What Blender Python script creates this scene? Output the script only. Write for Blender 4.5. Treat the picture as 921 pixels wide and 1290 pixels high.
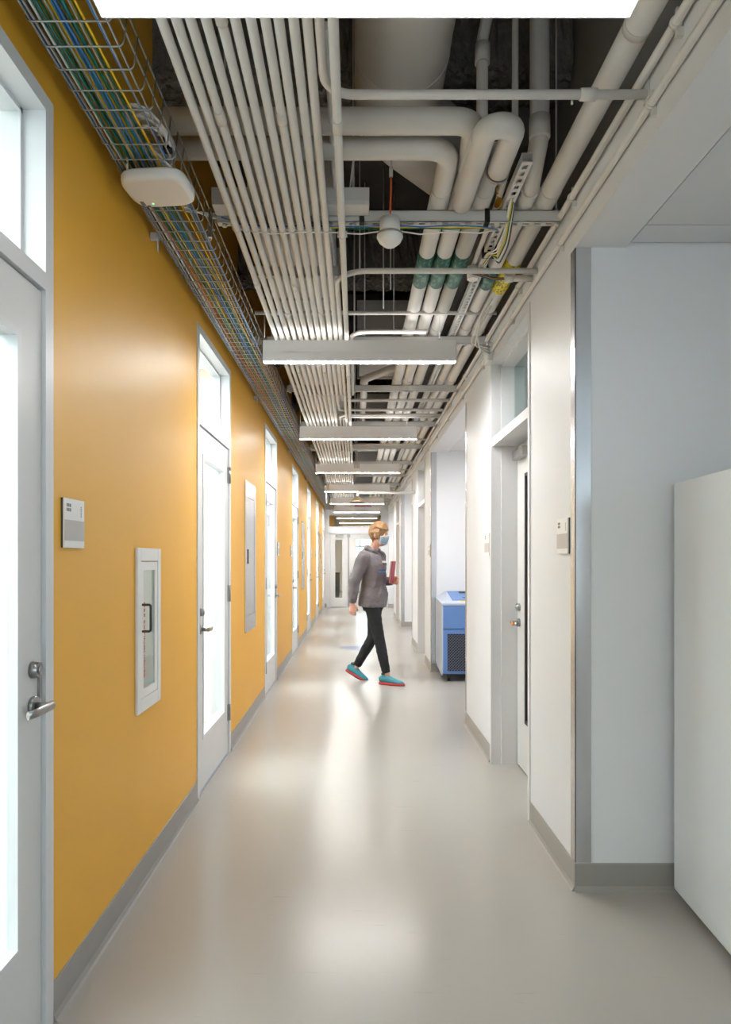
import bpy, bmesh, math, random
from mathutils import Vector, Matrix
random.seed(7)
for o in list(bpy.data.objects): bpy.data.objects.remove(o)
S = bpy.context.scene
COL = S.collection
PI = math.pi
CAMH = 1.36
# ------------------------------------------------------------------ camera
cd = bpy.data.cameras.new('camera'); cam = bpy.data.objects.new('camera', cd); COL.objects.link(cam)
cam.location = (0, 0, CAMH); cam.rotation_euler = (PI/2, 0, 0)
cd.sensor_fit = 'HORIZONTAL'; cd.sensor_width = 36; cd.lens = 870/921*36
cd.shift_x = (460.5-448.6)/921; cd.shift_y = (704-645)/921
cd.clip_start = 0.05; cd.clip_end = 200
S.camera = cam
# ------------------------------------------------------------------ sky
w = bpy.data.worlds.new('sky'); S.world = w; w.use_nodes = True
w.node_tree.nodes['Background'].inputs[0].default_value = (.80, .90, 1.0, 1)
w.node_tree.nodes['Background'].inputs[1].default_value = 5.5
# ------------------------------------------------------------------ view
S.view_settings.view_transform = 'Standard'; S.view_settings.look = 'None'
S.view_settings.gamma = 1; S.view_settings.exposure = 0.0
S.view_settings.use_curve_mapping = False
E_DOWN, E_UP, E_ROOM, E_LAB = 138.0, 7.0, 11.0, 26.0
WARM = (1.0, .972, .95); COOL = (.90, .96, 1.0)

# ------------------------------------------------------------------ materials
def lin(c):
    return tuple((v/255/12.92) if v/255 <= .04045 else ((v/255+.055)/1.055)**2.4 for v in c)
MATS = {}
def mat(name, rgb, rough=.5, metal=0, noise=0.0, nscale=8, bump=0.0, bscale=40, coat=0, stretch=(1,1,1), spec=.5):
    if name in MATS: return MATS[name]
    m = bpy.data.materials.new(name); m.use_nodes = True; MATS[name] = m
    nt = m.node_tree; N = nt.nodes; L = nt.links; p = N['Principled BSDF']
    c = lin(rgb); p.inputs['Base Color'].default_value = (*c, 1)
    p.inputs['Roughness'].default_value = rough; p.inputs['Metallic'].default_value = metal
    p.inputs['Coat Weight'].default_value = coat; p.inputs['Specular IOR Level'].default_value = spec
    tc = N.new('ShaderNodeTexCoord'); mp = N.new('ShaderNodeMapping'); mp.inputs['Scale'].default_value = stretch
    L.new(tc.outputs['Object'], mp.inputs[0])
    if noise:
        n = N.new('ShaderNodeTexNoise'); n.inputs['Scale'].default_value = nscale; n.inputs['Detail'].default_value = 4
        L.new(mp.outputs[0], n.inputs['Vector'])
        r = N.new('ShaderNodeMix'); r.data_type = 'RGBA'
        r.inputs['A'].default_value = (*[v*(1-noise) for v in c], 1); r.inputs['B'].default_value = (*[min(1, v*(1+noise)) for v in c], 1)
        L.new(n.outputs['Fac'], r.inputs['Factor']); L.new(r.outputs['Result'], p.inputs['Base Color'])
    if bump:
        n2 = N.new('ShaderNodeTexNoise'); n2.inputs['Scale'].default_value = bscale; n2.inputs['Detail'].default_value = 3
        L.new(mp.outputs[0], n2.inputs['Vector'])
        b = N.new('ShaderNodeBump'); b.inputs['Strength'].default_value = bump; b.inputs['Distance'].default_value = .01
        L.new(n2.outputs['Fac'], b.inputs['Height']); L.new(b.outputs[0], p.inputs['Normal'])
    return m
def emit(name, rgb, s):
    m = bpy.data.materials.new(name); m.use_nodes = True; MATS[name] = m
    p = m.node_tree.nodes['Principled BSDF']
    p.inputs['Base Color'].default_value = (.8, .8, .8, 1)
    p.inputs['Emission Color'].default_value = (*rgb, 1); p.inputs['Emission Strength'].default_value = s
    return m
M_yel = mat('yellow_paint', (234, 175, 54), .46, noise=.03, nscale=3, bump=.04, bscale=120, spec=.5)
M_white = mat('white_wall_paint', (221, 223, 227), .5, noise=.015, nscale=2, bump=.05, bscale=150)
M_room = mat('room_white', (240, 242, 243), .7, noise=.01)
M_frame = mat('door_frame_paint', (214, 214, 216), .38, noise=.01, nscale=5)
M_leaf = mat('door_leaf_paint', (212, 211, 210), .42, noise=.02, nscale=3)
M_grille = mat('painted_pipe', (214, 211, 207), .5, noise=.03, nscale=6, bump=.03)
M_conduit = mat('painted_conduit', (218, 214, 209), .42, noise=.03, nscale=10)
M_strut = mat('painted_strut', (208, 207, 206), .45, noise=.03, nscale=10)
M_deck = mat('dark_deck', (74, 68, 63), .9, noise=.35, nscale=3, bump=.5, bscale=14)
M_fire = mat('sprayed_fireproofing', (118, 114, 110), .95, noise=.35, nscale=26, bump=1.0, bscale=60)
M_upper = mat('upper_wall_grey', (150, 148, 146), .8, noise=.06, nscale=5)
M_duct = mat('painted_duct', (196, 193, 188), .55, noise=.05, nscale=4)
M_flex = mat('flex_duct_grey', (120, 116, 112), .7, noise=.12, nscale=20)
M_fix = mat('fixture_shell', (234, 235, 237), .4, noise=.01)
M_base = mat('rubber_base', (150, 147, 143), .35, noise=.03, nscale=12)
M_steel = mat('brushed_steel', (205, 206, 209), .26, 1, noise=.06, nscale=30, stretch=(40, 40, 1))
M_hw = mat('satin_hardware', (168, 168, 168), .3, 1, noise=.04, nscale=30)
M_wire = mat('zinc_wire', (168, 172, 176), .35, .9, noise=.05)
M_black = mat('black_plastic', (22, 22, 24), .5, noise=.05)
M_wpl = mat('white_plastic', (232, 230, 228), .4, noise=.01)
M_fr = mat('freezer_enamel', (216, 221, 226), .35, noise=.01)
M_blue = mat('blue_enamel', (92, 130, 190), .4, noise=.03, nscale=5)
M_pale = mat('pale_blue_trim', (178, 190, 208), .4, noise=.02)
M_green = mat('green_wrap', (52, 104, 92), .4, noise=.12, nscale=20)
M_yellab = mat('yellow_wrap', (232, 214, 50), .45, noise=.05, nscale=20)
M_brass = mat('brass', (176, 140, 60), .3, 1, noise=.1, nscale=30)
M_red = mat('red_paint', (190, 40, 44), .4, noise=.05)
M_ink = mat('grey_ink', (110, 110, 112), .6, noise=.05)
M_orange = mat('orange_tag', (224, 140, 60), .5, noise=.05)
M_dark = mat('dark_gap', (60, 62, 66), .6, noise=.05)
E_dn = emit('diffuser_glow', WARM, E_DOWN)
E_dn1 = emit('near_diffuser_glow', WARM, 24.0)
E_up = emit('uplight_glow', WARM, E_UP)
E_rm = emit('room_fill_glow', COOL, E_ROOM)
E_lb = emit('storeroom_fill_glow', WARM, E_LAB)
E_al = emit('alcove_fill_glow', WARM, 30.0)
E_al1 = emit('alcove_cool_fill_glow', (.66, .84, 1.0), 1.5)  # blue tint on an added panel, standing in for daylight in the nearest alcove
E_led = emit('green_led_glow', (.1, 1, .3), 3)

# floor: satin sheet linoleum with fine streaks and welded seams
def floor_mat():
    m = mat('linoleum', (172, 166, 158), .23, noise=.0)
    nt = m.node_tree; N = nt.nodes; L = nt.links; p = N['Principled BSDF']
    tc = N.new('ShaderNodeTexCoord')
    c = lin((168, 163, 157))
    mp = N.new('ShaderNodeMapping'); mp.inputs['Scale'].default_value = (2.2, 30, 1); L.new(tc.outputs['Object'], mp.inputs[0])
    n = N.new('ShaderNodeTexNoise'); n.inputs['Scale'].default_value = 2.2; n.inputs['Detail'].default_value = 5; L.new(mp.outputs[0], n.inputs['Vector'])
    r = N.new('ShaderNodeMapRange'); r.inputs['From Min'].default_value = .70; r.inputs['From Max'].default_value = .78; L.new(n.outputs['Fac'], r.inputs['Value'])
    mx = N.new('ShaderNodeMix'); mx.data_type = 'RGBA'; mx.inputs['A'].default_value = (*c, 1); mx.inputs['B'].default_value = (*[v*.80 for v in c], 1)
    L.new(r.outputs[0], mx.inputs['Factor'])
    n3 = N.new('ShaderNodeTexNoise'); n3.inputs['Scale'].default_value = .9; n3.inputs['Detail'].default_value = 3; L.new(tc.outputs['Object'], n3.inputs['Vector'])
    mx3 = N.new('ShaderNodeMix'); mx3.data_type = 'RGBA'; mx3.blend_type = 'MULTIPLY'; mx3.inputs['Factor'].default_value = 1
    rr = N.new('ShaderNodeMapRange'); rr.inputs['To Min'].default_value = .95; rr.inputs['To Max'].default_value = 1.04; L.new(n3.outputs['Fac'], rr.inputs['Value'])
    cb = N.new('ShaderNodeCombineColor'); [L.new(rr.outputs[0], cb.inputs[i]) for i in range(3)]
    L.new(mx.outputs['Result'], mx3.inputs['A']); L.new(cb.outputs[0], mx3.inputs['B'])
    sp = N.new('ShaderNodeSeparateXYZ'); L.new(tc.outputs['Object'], sp.inputs[0])
    def line(sock, at, wd):
        a = N.new('ShaderNodeMath'); a.operation = 'SUBTRACT'; L.new(sock, a.inputs[0]); a.inputs[1].default_value = at
        b = N.new('ShaderNodeMath'); b.operation = 'ABSOLUTE'; L.new(a.outputs[0], b.inputs[0])
        d = N.new('ShaderNodeMath'); d.operation = 'LESS_THAN'; L.new(b.outputs[0], d.inputs[0]); d.inputs[1].default_value = wd
        return d.outputs[0]
    cur = mx3.outputs['Result']
    for s_, at, wd in ((sp.outputs[0], .012, .0009), (sp.outputs[1], 2.56, .0012), (sp.outputs[0], -.62, .0008)):
        q = N.new('ShaderNodeMix'); q.data_type = 'RGBA'; q.blend_type = 'MULTIPLY'
        L.new(line(s_, at, wd), q.inputs['Factor']); L.new(cur, q.inputs['A']); q.inputs['B'].default_value = (.78, .78, .78, 1); cur = q.outputs['Result']
    L.new(cur, p.inputs['Base Color'])
    n4 = N.new('ShaderNodeTexNoise'); n4.inputs['Scale'].default_value = 2.5; n4.inputs['Detail'].default_value = 5; L.new(tc.outputs['Object'], n4.inputs['Vector'])
    r4 = N.new('ShaderNodeMapRange'); r4.inputs['To Min'].default_value = .215; r4.inputs['To Max'].default_value = .235; L.new(n4.outputs['Fac'], r4.inputs['Value'])
    L.new(r4.outputs[0], p.inputs['Roughness'])
    n2 = N.new('ShaderNodeTexNoise'); n2.inputs['Scale'].default_value = 5; L.new(tc.outputs['Object'], n2.inputs['Vector'])
    b = N.new('ShaderNodeBump'); b.inputs['Strength'].default_value = .12; b.inputs['Distance'].default_value = .004
    L.new(n2.outputs['Fac'], b.inputs['Height']); L.new(b.outputs[0], p.inputs['Normal'])
    return m
M_floor = floor_mat()
def glass_mat(name, tint, refl=.9):
    m = bpy.data.materials.new(name); m.use_nodes = True; MATS[name] = m
    nt = m.node_tree; N = nt.nodes; L = nt.links; N.clear()
    o = N.new('ShaderNodeOutputMaterial'); t = N.new('ShaderNodeBsdfTransparent'); t.inputs[0].default_value = (*tint, 1)
    g = N.new('ShaderNodeBsdfGlossy'); g.inputs['Roughness'].default_value = .02
    f = N.new('ShaderNodeLayerWeight'); f.inputs[0].default_value = .5
    pw = N.new('ShaderNodeMath'); pw.operation = 'POWER'; pw.inputs[1].default_value = 5; L.new(f.outputs['Facing'], pw.inputs[0])
    ml = N.new('ShaderNodeMath'); ml.operation = 'MULTIPLY_ADD'; ml.inputs[1].default_value = refl*.96; ml.inputs[2].default_value = .04; L.new(pw.outputs[0], ml.inputs[0])
    x = N.new('ShaderNodeMixShader'); L.new(ml.outputs[0], x.inputs[0]); L.new(t.outputs[0], x.inputs[1]); L.new(g.outputs[0], x.inputs[2])
    L.new(x.outputs[0], o.inputs[0]); return m
M_glass = glass_mat('clear_glass', (.93, .97, .96))
M_glass2 = glass_mat('grey_glass', (.72, .80, .79))
def print_mat(name, base, ink, sx, sy):
    """flat print: rows of small marks"""
    m = mat(name, base, .45)
    nt = m.node_tree; N = nt.nodes; L = nt.links; p = N['Principled BSDF']
    tc = N.new('ShaderNodeTexCoord'); mp = N.new('ShaderNodeMapping'); mp.inputs['Scale'].default_value = (sx, sy, sx); L.new(tc.outputs['Object'], mp.inputs[0])
    v = N.new('ShaderNodeTexNoise'); v.inputs['Scale'].default_value = 1; v.inputs['Detail'].default_value = 2; L.new(mp.outputs[0], v.inputs['Vector'])
    r = N.new('ShaderNodeMapRange'); r.inputs['From Min'].default_value = .53; r.inputs['From Max'].default_value = .57; L.new(v.outputs['Fac'], r.inputs['Value'])
    mx = N.new('ShaderNodeMix'); mx.data_type = 'RGBA'; mx.inputs['A'].default_value = (*lin(base), 1); mx.inputs['B'].default_value = (*lin(ink), 1)
    L.new(r.outputs[0], mx.inputs['Factor']); L.new(mx.outputs['Result'], p.inputs['Base Color']); return m
M_greenp = print_mat('green_wrap_print', (50, 104, 92), (96, 142, 132), 60, 22)
M_yelp = print_mat('yellow_wrap_print', (232, 214, 50), (120, 116, 50), 120, 30)

# ------------------------------------------------------------------ mesh helpers
WORLD = {}
class B:
    def __init__(s): s.bm = bmesh.new(); s.smooth = False
    def box(s, x0, x1, y0, y1, z0, z1, bev=0):
        x0, x1 = sorted((x0, x1)); y0, y1 = sorted((y0, y1)); z0, z1 = sorted((z0, z1))
        r = bmesh.ops.create_cube(s.bm, size=1)
        for v in r['verts']:
            v.co = Vector((x0+(v.co.x+.5)*(x1-x0), y0+(v.co.y+.5)*(y1-y0), z0+(v.co.z+.5)*(z1-z0)))
        if bev:
            es = {e for v in r['verts'] for e in v.link_edges}
            bmesh.ops.bevel(s.bm, geom=list(es), offset=bev, segments=2, affect='EDGES', profile=.5)
        return s
    def prism(s, pts, axis, a0, a1):
        """polygon pts (2D) extruded along axis"""
        def mk(p, a):
            return Vector((a, p[0], p[1])) if axis == 'x' else Vector((p[0], a, p[1])) if axis == 'y' else Vector((p[0], p[1], a))
        v0 = [s.bm.verts.new(mk(p, a0)) for p in pts]; v1 = [s.bm.verts.new(mk(p, a1)) for p in pts]
        n = len(pts)
        s.bm.faces.new(v0); s.bm.faces.new(v1[::-1])
        for i in range(n): s.bm.faces.new((v0[i], v0[(i+1) % n], v1[(i+1) % n], v1[i]))
        bmesh.ops.recalc_face_normals(s.bm, faces=s.bm.faces); return s
    def tube(s, pts, r, seg=12, radii=None, ref=None, cap=True):
        """round or elliptic tube; radii: list of (a,b) or r"""
        pts = [Vector(p) for p in pts]; n = len(pts); rings = []
        ref = Vector(ref) if ref else None
        prev = None
        for i, p in enumerate(pts):
            if i == 0: t = (pts[1]-p)
            elif i == n-1: t = (p-pts[i-1])
            else: t = (pts[i+1]-p).normalized()+(p-pts[i-1]).normalized()
            if t.length < 1e-9: t = pts[i]-pts[i-1]
            t.normalize()
            if ref is not None: a = ref - t*ref.dot(t)
            elif prev is not None: a = prev - t*prev.dot(t)
            else:
                u = Vector((0, 0, 1)) if abs(t.z) < .9 else Vector((1, 0, 0)); a = u - t*u.dot(t)
            if a.length < 1e-6: a = Vector((1, 0, 0)) - t*t.x
            a.normalize(); prev = a; b = t.cross(a)
            if radii: ra, rb = radii[i] if isinstance(radii[i], tuple) else (radii[i], radii[i])
            else: ra = rb = r
            k = 1.0
            if ref is None and not radii and 0 < i < n-1:
                c = (pts[i+1]-p).normalized().dot((p-pts[i-1]).normalized()); k = 1/max(.5, math.sqrt((1+c)/2))
            rings.append([s.bm.verts.new(p+a*ra*math.cos(2*PI*j/seg)+b*rb*math.sin(2*PI*j/seg)) for j in range(seg)])
        fs = []
        for i in range(n-1):
            for j in range(seg):
                fs.append(s.bm.faces.new((rings[i][j], rings[i][(j+1) % seg], rings[i+1][(j+1) % seg], rings[i+1][j])))
        for f in fs: f.smooth = True
        if cap:
            s.bm.faces.new(rings[0][::-1]); s.bm.faces.new(rings[-1])
        return s
    def cyl(s, p0, p1, r, seg=16, r2=None): return s.tube([p0, p1], r, seg, radii=[r, r if r2 is None else r2])
    def ball(s, c, r, sc=(1, 1, 1), u=16, v=10):
        g = bmesh.ops.create_uvsphere(s.bm, u_segments=u, v_segments=v, radius=r)
        for x in g['verts']: x.co = Vector((x.co.x*sc[0]+c[0], x.co.y*sc[1]+c[1], x.co.z*sc[2]+c[2]))
        for f in {f for x in g['verts'] for f in x.link_faces}: f.smooth = True
        return s
    def build(s, name, m, parent=None, kind=None):
        me = bpy.data.meshes.new(name)
        bmesh.ops.recalc_face_normals(s.bm, faces=s.bm.faces)
        s.bm.to_mesh(me); s.bm.free(); me.materials.append(m)
        return link(name, me, parent, kind)
def link(name, me, parent=None, kind=None):
    vs = [v.co for v in me.vertices]
    lo = Vector([min(v[i] for v in vs) for i in range(3)]); hi = Vector([max(v[i] for v in vs) for i in range(3)])
    c = (lo+hi)/2
    if parent is None: c.z = lo.z
    me.transform(Matrix.Translation(-c))
    o = bpy.data.objects.new(name, me); COL.objects.link(o); WORLD[o.name] = c
    if parent: o.parent = parent; o.location = c-WORLD[parent.name]
    else: o.location = c
    if kind: o['kind'] = kind
    return o
def tag(o, label=None, cat=None, group=None, kind=None):
    if label: o['label'] = label
    if cat: o['category'] = cat
    if group: o['group'] = group
    if kind: o['kind'] = kind
    return o
def thing(name, label, cat, loc, group=None, kind=None):
    o = bpy.data.objects.new(name, None); o.empty_display_size = .1; COL.objects.link(o); o.location = loc; WORLD[o.name] = Vector(loc)
    return tag(o, label, cat, group, kind)
def arc(c, a, b, r, n=6, t0=0, t1=PI/2):
    c = Vector(c); a = Vector(a); b = Vector(b)
    return [c+a*r*math.cos(t0+(t1-t0)*i/n)+b*r*math.sin(t0+(t1-t0)*i/n) for i in range(n+1)]
def bend(pts, r, n=6):
    """polyline with rounded corners"""
    pts = [Vector(p) for p in pts]; out = [pts[0]]
    for i in range(1, len(pts)-1):
        p = pts[i]; d0 = (pts[i-1]-p).normalized(); d1 = (pts[i+1]-p).normalized()
        ang = d0.angle(d1); L_ = r/math.tan(ang/2)
        L_ = min(L_, .49*(pts[i-1]-p).length, .49*(pts[i+1]-p).length)
        rr = L_*math.tan(ang/2)
        cen = p+(d0+d1).normalized()*(rr/math.sin(ang/2))
        s_ = p+d0*L_-cen; e_ = p+d1*L_-cen
        tot = s_.angle(e_)
        for k in range(n+1):
            q = k/n
            out.append(cen+(s_*math.sin((1-q)*tot)+e_*math.sin(q*tot))/math.sin(tot))
    out.append(pts[-1]); return out
ORD = ['nearest', 'second', 'third', 'fourth', 'fifth', 'sixth', 'seventh', 'eighth', 'ninth', 'tenth', 'eleventh', 'twelfth', 'thirteenth', 'fourteenth']
def copy_tree(o, delta, parent=None, label=None):
    c = o.copy(); COL.objects.link(c)
    if parent is None:
        c.location = o.location+Vector(delta); WORLD[c.name] = WORLD[o.name]+Vector(delta)
        if label: c['label'] = label
    else: c.parent = parent
    for ch in list(o.children): copy_tree(ch, delta, c)
    return c

XL, XR = -.893, .900
DECK = 3.95; YB = -3.2; YE = 19.35; YF = 29.0
DY0 = [1.00+2.87*k for k in range(7)]         # left door frames, near outer edges
DW = 1.025
# ------------------------------------------------------------------ room shell
b = B(); b.box(-4.8, 2.75, YB-.1, YF+.1, -.12, 0); tag(b.build('floor', M_floor, kind='structure'), 'glossy warm grey sheet floor running down the corridor', 'floor')
b = B(); b.box(-4.8, 2.75, YB-.1, YF+.1, DECK, DECK+.12); tag(b.build('ceiling', M_deck, kind='structure'), 'dark exposed ceiling deck above the pipes', 'ceiling')
# left yellow wall with door openings
b = B(); y = YB
for d in DY0:
    b.box(XL-.13, XL, y, d+.012, 0, DECK); b.box(XL-.13, XL, d+.012, d+DW-.012, 2.68, DECK); y = d+DW-.012
b.box(XL-.13, XL, y, YF, 0, DECK)
tag(b.build('wall_left', M_yel, kind='structure'), 'long yellow painted wall with white doors', 'wall')
b = B(); y = YB
for d in DY0+[YF+2]:
    e = min(d, YF)
    b.prism([(XL, 0), (XL+.020, 0), (XL+.013, .006), (XL+.007, .022), (XL+.005, .108), (XL+.003, .114), (XL, .114)], 'y', y, e); y = d+DW
tag(b.build('baseboard_left', M_base, kind='structure'), 'grey rubber base along the yellow wall', 'baseboard')
# right wall blocks and alcoves
PIT = 5.43
SEG = [(YB, -3.0)] + [(2.83+PIT*k, 5.67+PIT*k) for k in range(3)] + [(19.12, YF)]
DOFF = (.765, 1.75)      # door opening inside a block
b = B()
for i, (a, c) in enumerate(SEG):
    if 1 <= i <= 3:
        o0, o1 = a+DOFF[0], a+DOFF[1]
        b.box(XR, XR+.17, a, o0, 0, 2.86); b.box(XR, XR+.17, o1, c, 0, 2.86); b.box(XR, XR+.17, o0, o1, 2.66, 2.86)
        b.box(XR+.17, 2.55, a, a+.12, 0, 2.86); b.box(XR+.17, 2.55, c-.12, c, 0, 2.86)
    else: b.box(XR, 2.55, a, c, 0, 2.86)
b.box(2.55, 2.67, 0.0, YF, 0, DECK); b.box(2.55, 2.67, YB, -2.7, 0, DECK); b.box(2.55, 2.67, -2.7, 0.0, 0, .7); b.box(2.55, 2.67, -2.7, 0.0, 2.2, DECK)
tag(b.build('wall_right', M_white, kind='structure'), 'white painted wall blocks between the alcoves', 'wall')
# fascia and alcove ceilings
b = B(); cl = B(); tl = []
AL = [(-3.0, 2.83), (5.67, 8.26), (11.10, 13.69), (16.53, 19.12)]
for a, c in AL:
    b.box(XR, XR+.10, a, c, 2.636, 2.86)
    cl.box(XR+.10, XR+.205, a, c, 2.636, 2.75)
    cl.box(2.50, 2.55, a, c, 2.636, 2.75); cl.box(XR+.205, 2.5, a, a+.02, 2.636, 2.75)
    cl.box(XR+.215, 2.5, a+.02, c-.004, 2.70, 2.75)
b.box(XR+.17, 2.55, YB, YF, 2.75, 2.86)
tag(b.build('wall_right_fascia', M_white, kind='structure'), 'white fascia above the alcove openings', 'wall')
ac = tag(cl.build('ceiling_alcove', M_white, kind='structure'), 'flat white alcove ceiling with recessed tiles', 'ceiling')
for a, c in AL:
    x0 = XR+.222
    while x0 < 2.45:
        y1 = c-.012; k = 0
        while y1 > a+.1:
            dy = .15 if k == 0 else .61
            tb = B(); tb.box(x0, min(x0+.60, 2.49), max(y1-dy+.008, a+.03), y1, 2.652, 2.70); tb.build('ceiling_tile', M_white, ac); y1 -= dy; k += 1
        x0 += .61
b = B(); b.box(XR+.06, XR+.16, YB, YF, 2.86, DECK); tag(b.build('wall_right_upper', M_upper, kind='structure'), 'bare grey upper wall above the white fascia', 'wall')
b = B()
prof = lambda s_: [(XR, 0), (XR-.020*s_, 0), (XR-.013*s_, .006), (XR-.007*s_, .022), (XR-.005*s_, .108), (XR-.003*s_, .114), (XR, .114)]
for i, (a, c) in enumerate(SEG):
    if 1 <= i <= 3:
        b.prism(prof(1), 'y', a-.005, a+DOFF[0]-.035); b.prism(prof(1), 'y', a+DOFF[1]+.035, c+.005)
    else: b.prism(prof(1), 'y', a-.005, c)
    if i >= 1: b.prism([(a-.020, 0), (a-.013, .006), (a-.007, .022), (a-.005, .108), (a-.003, .114), (a, .114), (a, 0)], 'x', XR-.006, 2.55)
    if i < 4: b.prism([(c+.020, 0), (c+.013, .006), (c+.007, .022), (c+.005, .108), (c+.003, .114), (c, .114), (c, 0)], 'x', XR-.006, 2.55)
tag(b.build('baseboard_right', M_base, kind='structure'), 'grey rubber base along the white wall and alcoves', 'baseboard')
# rear wall behind the camera with a window
b = B(); b.box(XL-.13, XR, YB-.12, YB, 0, .9); b.box(XL-.13, XR, YB-.12, YB, 2.5, DECK); b.box(XL-.13, -.8, YB-.12, YB, .9, 2.5); b.box(.8, 2.67, YB-.12, YB, 0, DECK)
tag(b.build('wall_back', M_white, kind='structure'), 'white wall at the near end of the corridor', 'wall')
wn = thing('window_1', 'tall window at the near end of the corridor', 'window', (0, YB-.06, .9), kind='structure')
B().box(-.8, .8, YB-.07, YB-.06, .9, 2.5).build('window_glass', M_glass, wn)
f = B(); f.box(-.8, -.75, YB-.1, YB-.02, .9, 2.5); f.box(.75, .8, YB-.1, YB-.02, .9, 2.5); f.box(-.8, .8, YB-.1, YB-.02, .9, .95); f.box(-.8, .8, YB-.1, YB-.02, 2.45, 2.5); f.build('window_frame', M_frame, wn)

wn = thing('window_4', 'wide daylight window at the back of the nearest alcove', 'window', (2.6, -1.35, .7), kind='structure')
B().box(2.60, 2.606, -2.7, 0, .7, 2.2).build('window_glass', M_glass, wn)
f = B(); f.box(2.57, 2.65, -2.7, -2.65, .7, 2.2); f.box(2.57, 2.65, -.05, 0, .7, 2.2); f.box(2.57, 2.65, -1.37, -1.33, .7, 2.2); f.box(2.57, 2.65, -2.7, 0, .7, .75); f.box(2.57, 2.65, -2.7, 0, 2.15, 2.2); f.build('window_frame', M_frame, wn)

# ------------------------------------------------------------------ offices behind the yellow wall
RX = -4.55
b = B()
ym = [YB+.0] + [d-.92 for d in DY0[1:]] + [21.0]
for k, yy in enumerate(ym[1:]): b.box(RX, XL-.13, yy-.05, yy+.05, 0, 2.95)
b.box(RX, XL-.13, YB-.1, YB, 0, 2.95)
b.box(RX, XL-.13, YB, 21.05, 2.95, 3.0)
b.box(RX-.12, RX, YB-.1, 21.05, 0, .75); b.box(RX-.12, RX, YB-.1, 21.05, 2.7, DECK)
for yy in ym: b.box(RX-.12, RX, yy-.15, yy+.15, .75, 2.7)
b.box(RX-.12, RX, 21.0, YF, 0, DECK)
tag(b.build('wall_office', M_room, kind='structure'), 'bright white office walls seen through the door glass', 'wall')
wn = thing('window_2', 'wide office windows behind the yellow wall', 'window', (RX, 9, .75), kind='structure')
for k in range(7):
    B().box(RX-.07, RX-.06, ym[k]+.15, ym[k+1]-.15, .75, 2.7).build('pane', M_glass, wn)
    mu = B(); mid = (ym[k]+ym[k+1])/2; mu.box(RX-.1, RX-.03, mid-.03, mid+.03, .75, 2.7); mu.build('mullion', M_frame, wn)
for k in range(7):
    mid = (ym[k]+ym[k+1])/2
    t = thing('office_fill_panel', f'added glowing ceiling panel brightening the {ORD[k]} office on the yellow side', 'light', (-2.7, mid, 2.9), 'added office fill panels')  # added glow spread over the ceiling to turn the door glass white
    B().box(-4.4, -1.2, mid-1.2, mid+1.2, 2.90, 2.95).build('panel_frame', M_fix, t)
    B().box(-4.38, -1.22, mid-1.18, mid+1.18, 2.893, 2.899).build('diffuser', E_rm, t)

# ------------------------------------------------------------------ hardware
def lever_set(root, fx, Y, z, dr, side=1, plate_dy=0, tagc=False):
    """fx: leaf face x, side: +1 hardware sticks towards +x, dr: lever direction along y"""
    s_ = side
    h = B(); h.cyl((fx, Y, z), (fx+.012*s_, Y, z), .027, 20); h.cyl((fx+.012*s_, Y, z), (fx+.050*s_, Y, z), .011, 14)
    lv = h.build('lever_handle', M_hw, root)
    g = B(); g.tube([(fx+.050*s_, Y-.012*dr, z), (fx+.053*s_, Y+.03*dr, z), (fx+.052*s_, Y+.075*dr, z-.001), (fx+.045*s_, Y+.118*dr, z-.002)], 0, 12,
                    radii=[(.013, .010), (.0125, .007), (.012, .006), (.011, .005)], ref=(0, 0, 1)); g.build('grip', M_hw, lv)
    k = B(); k.cyl((fx, Y, z+.10), (fx+.022*s_, Y, z+.10), .024, 20, .021); k.cyl((fx+.022*s_, Y, z+.10), (fx+.026*s_, Y, z+.10), .012, 12)
    k.box(fx+.026*s_, fx+.0265*s_, Y-.001, Y+.001, z+.093, z+.107); k.build('lock_cylinder', M_hw, root)
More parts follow.
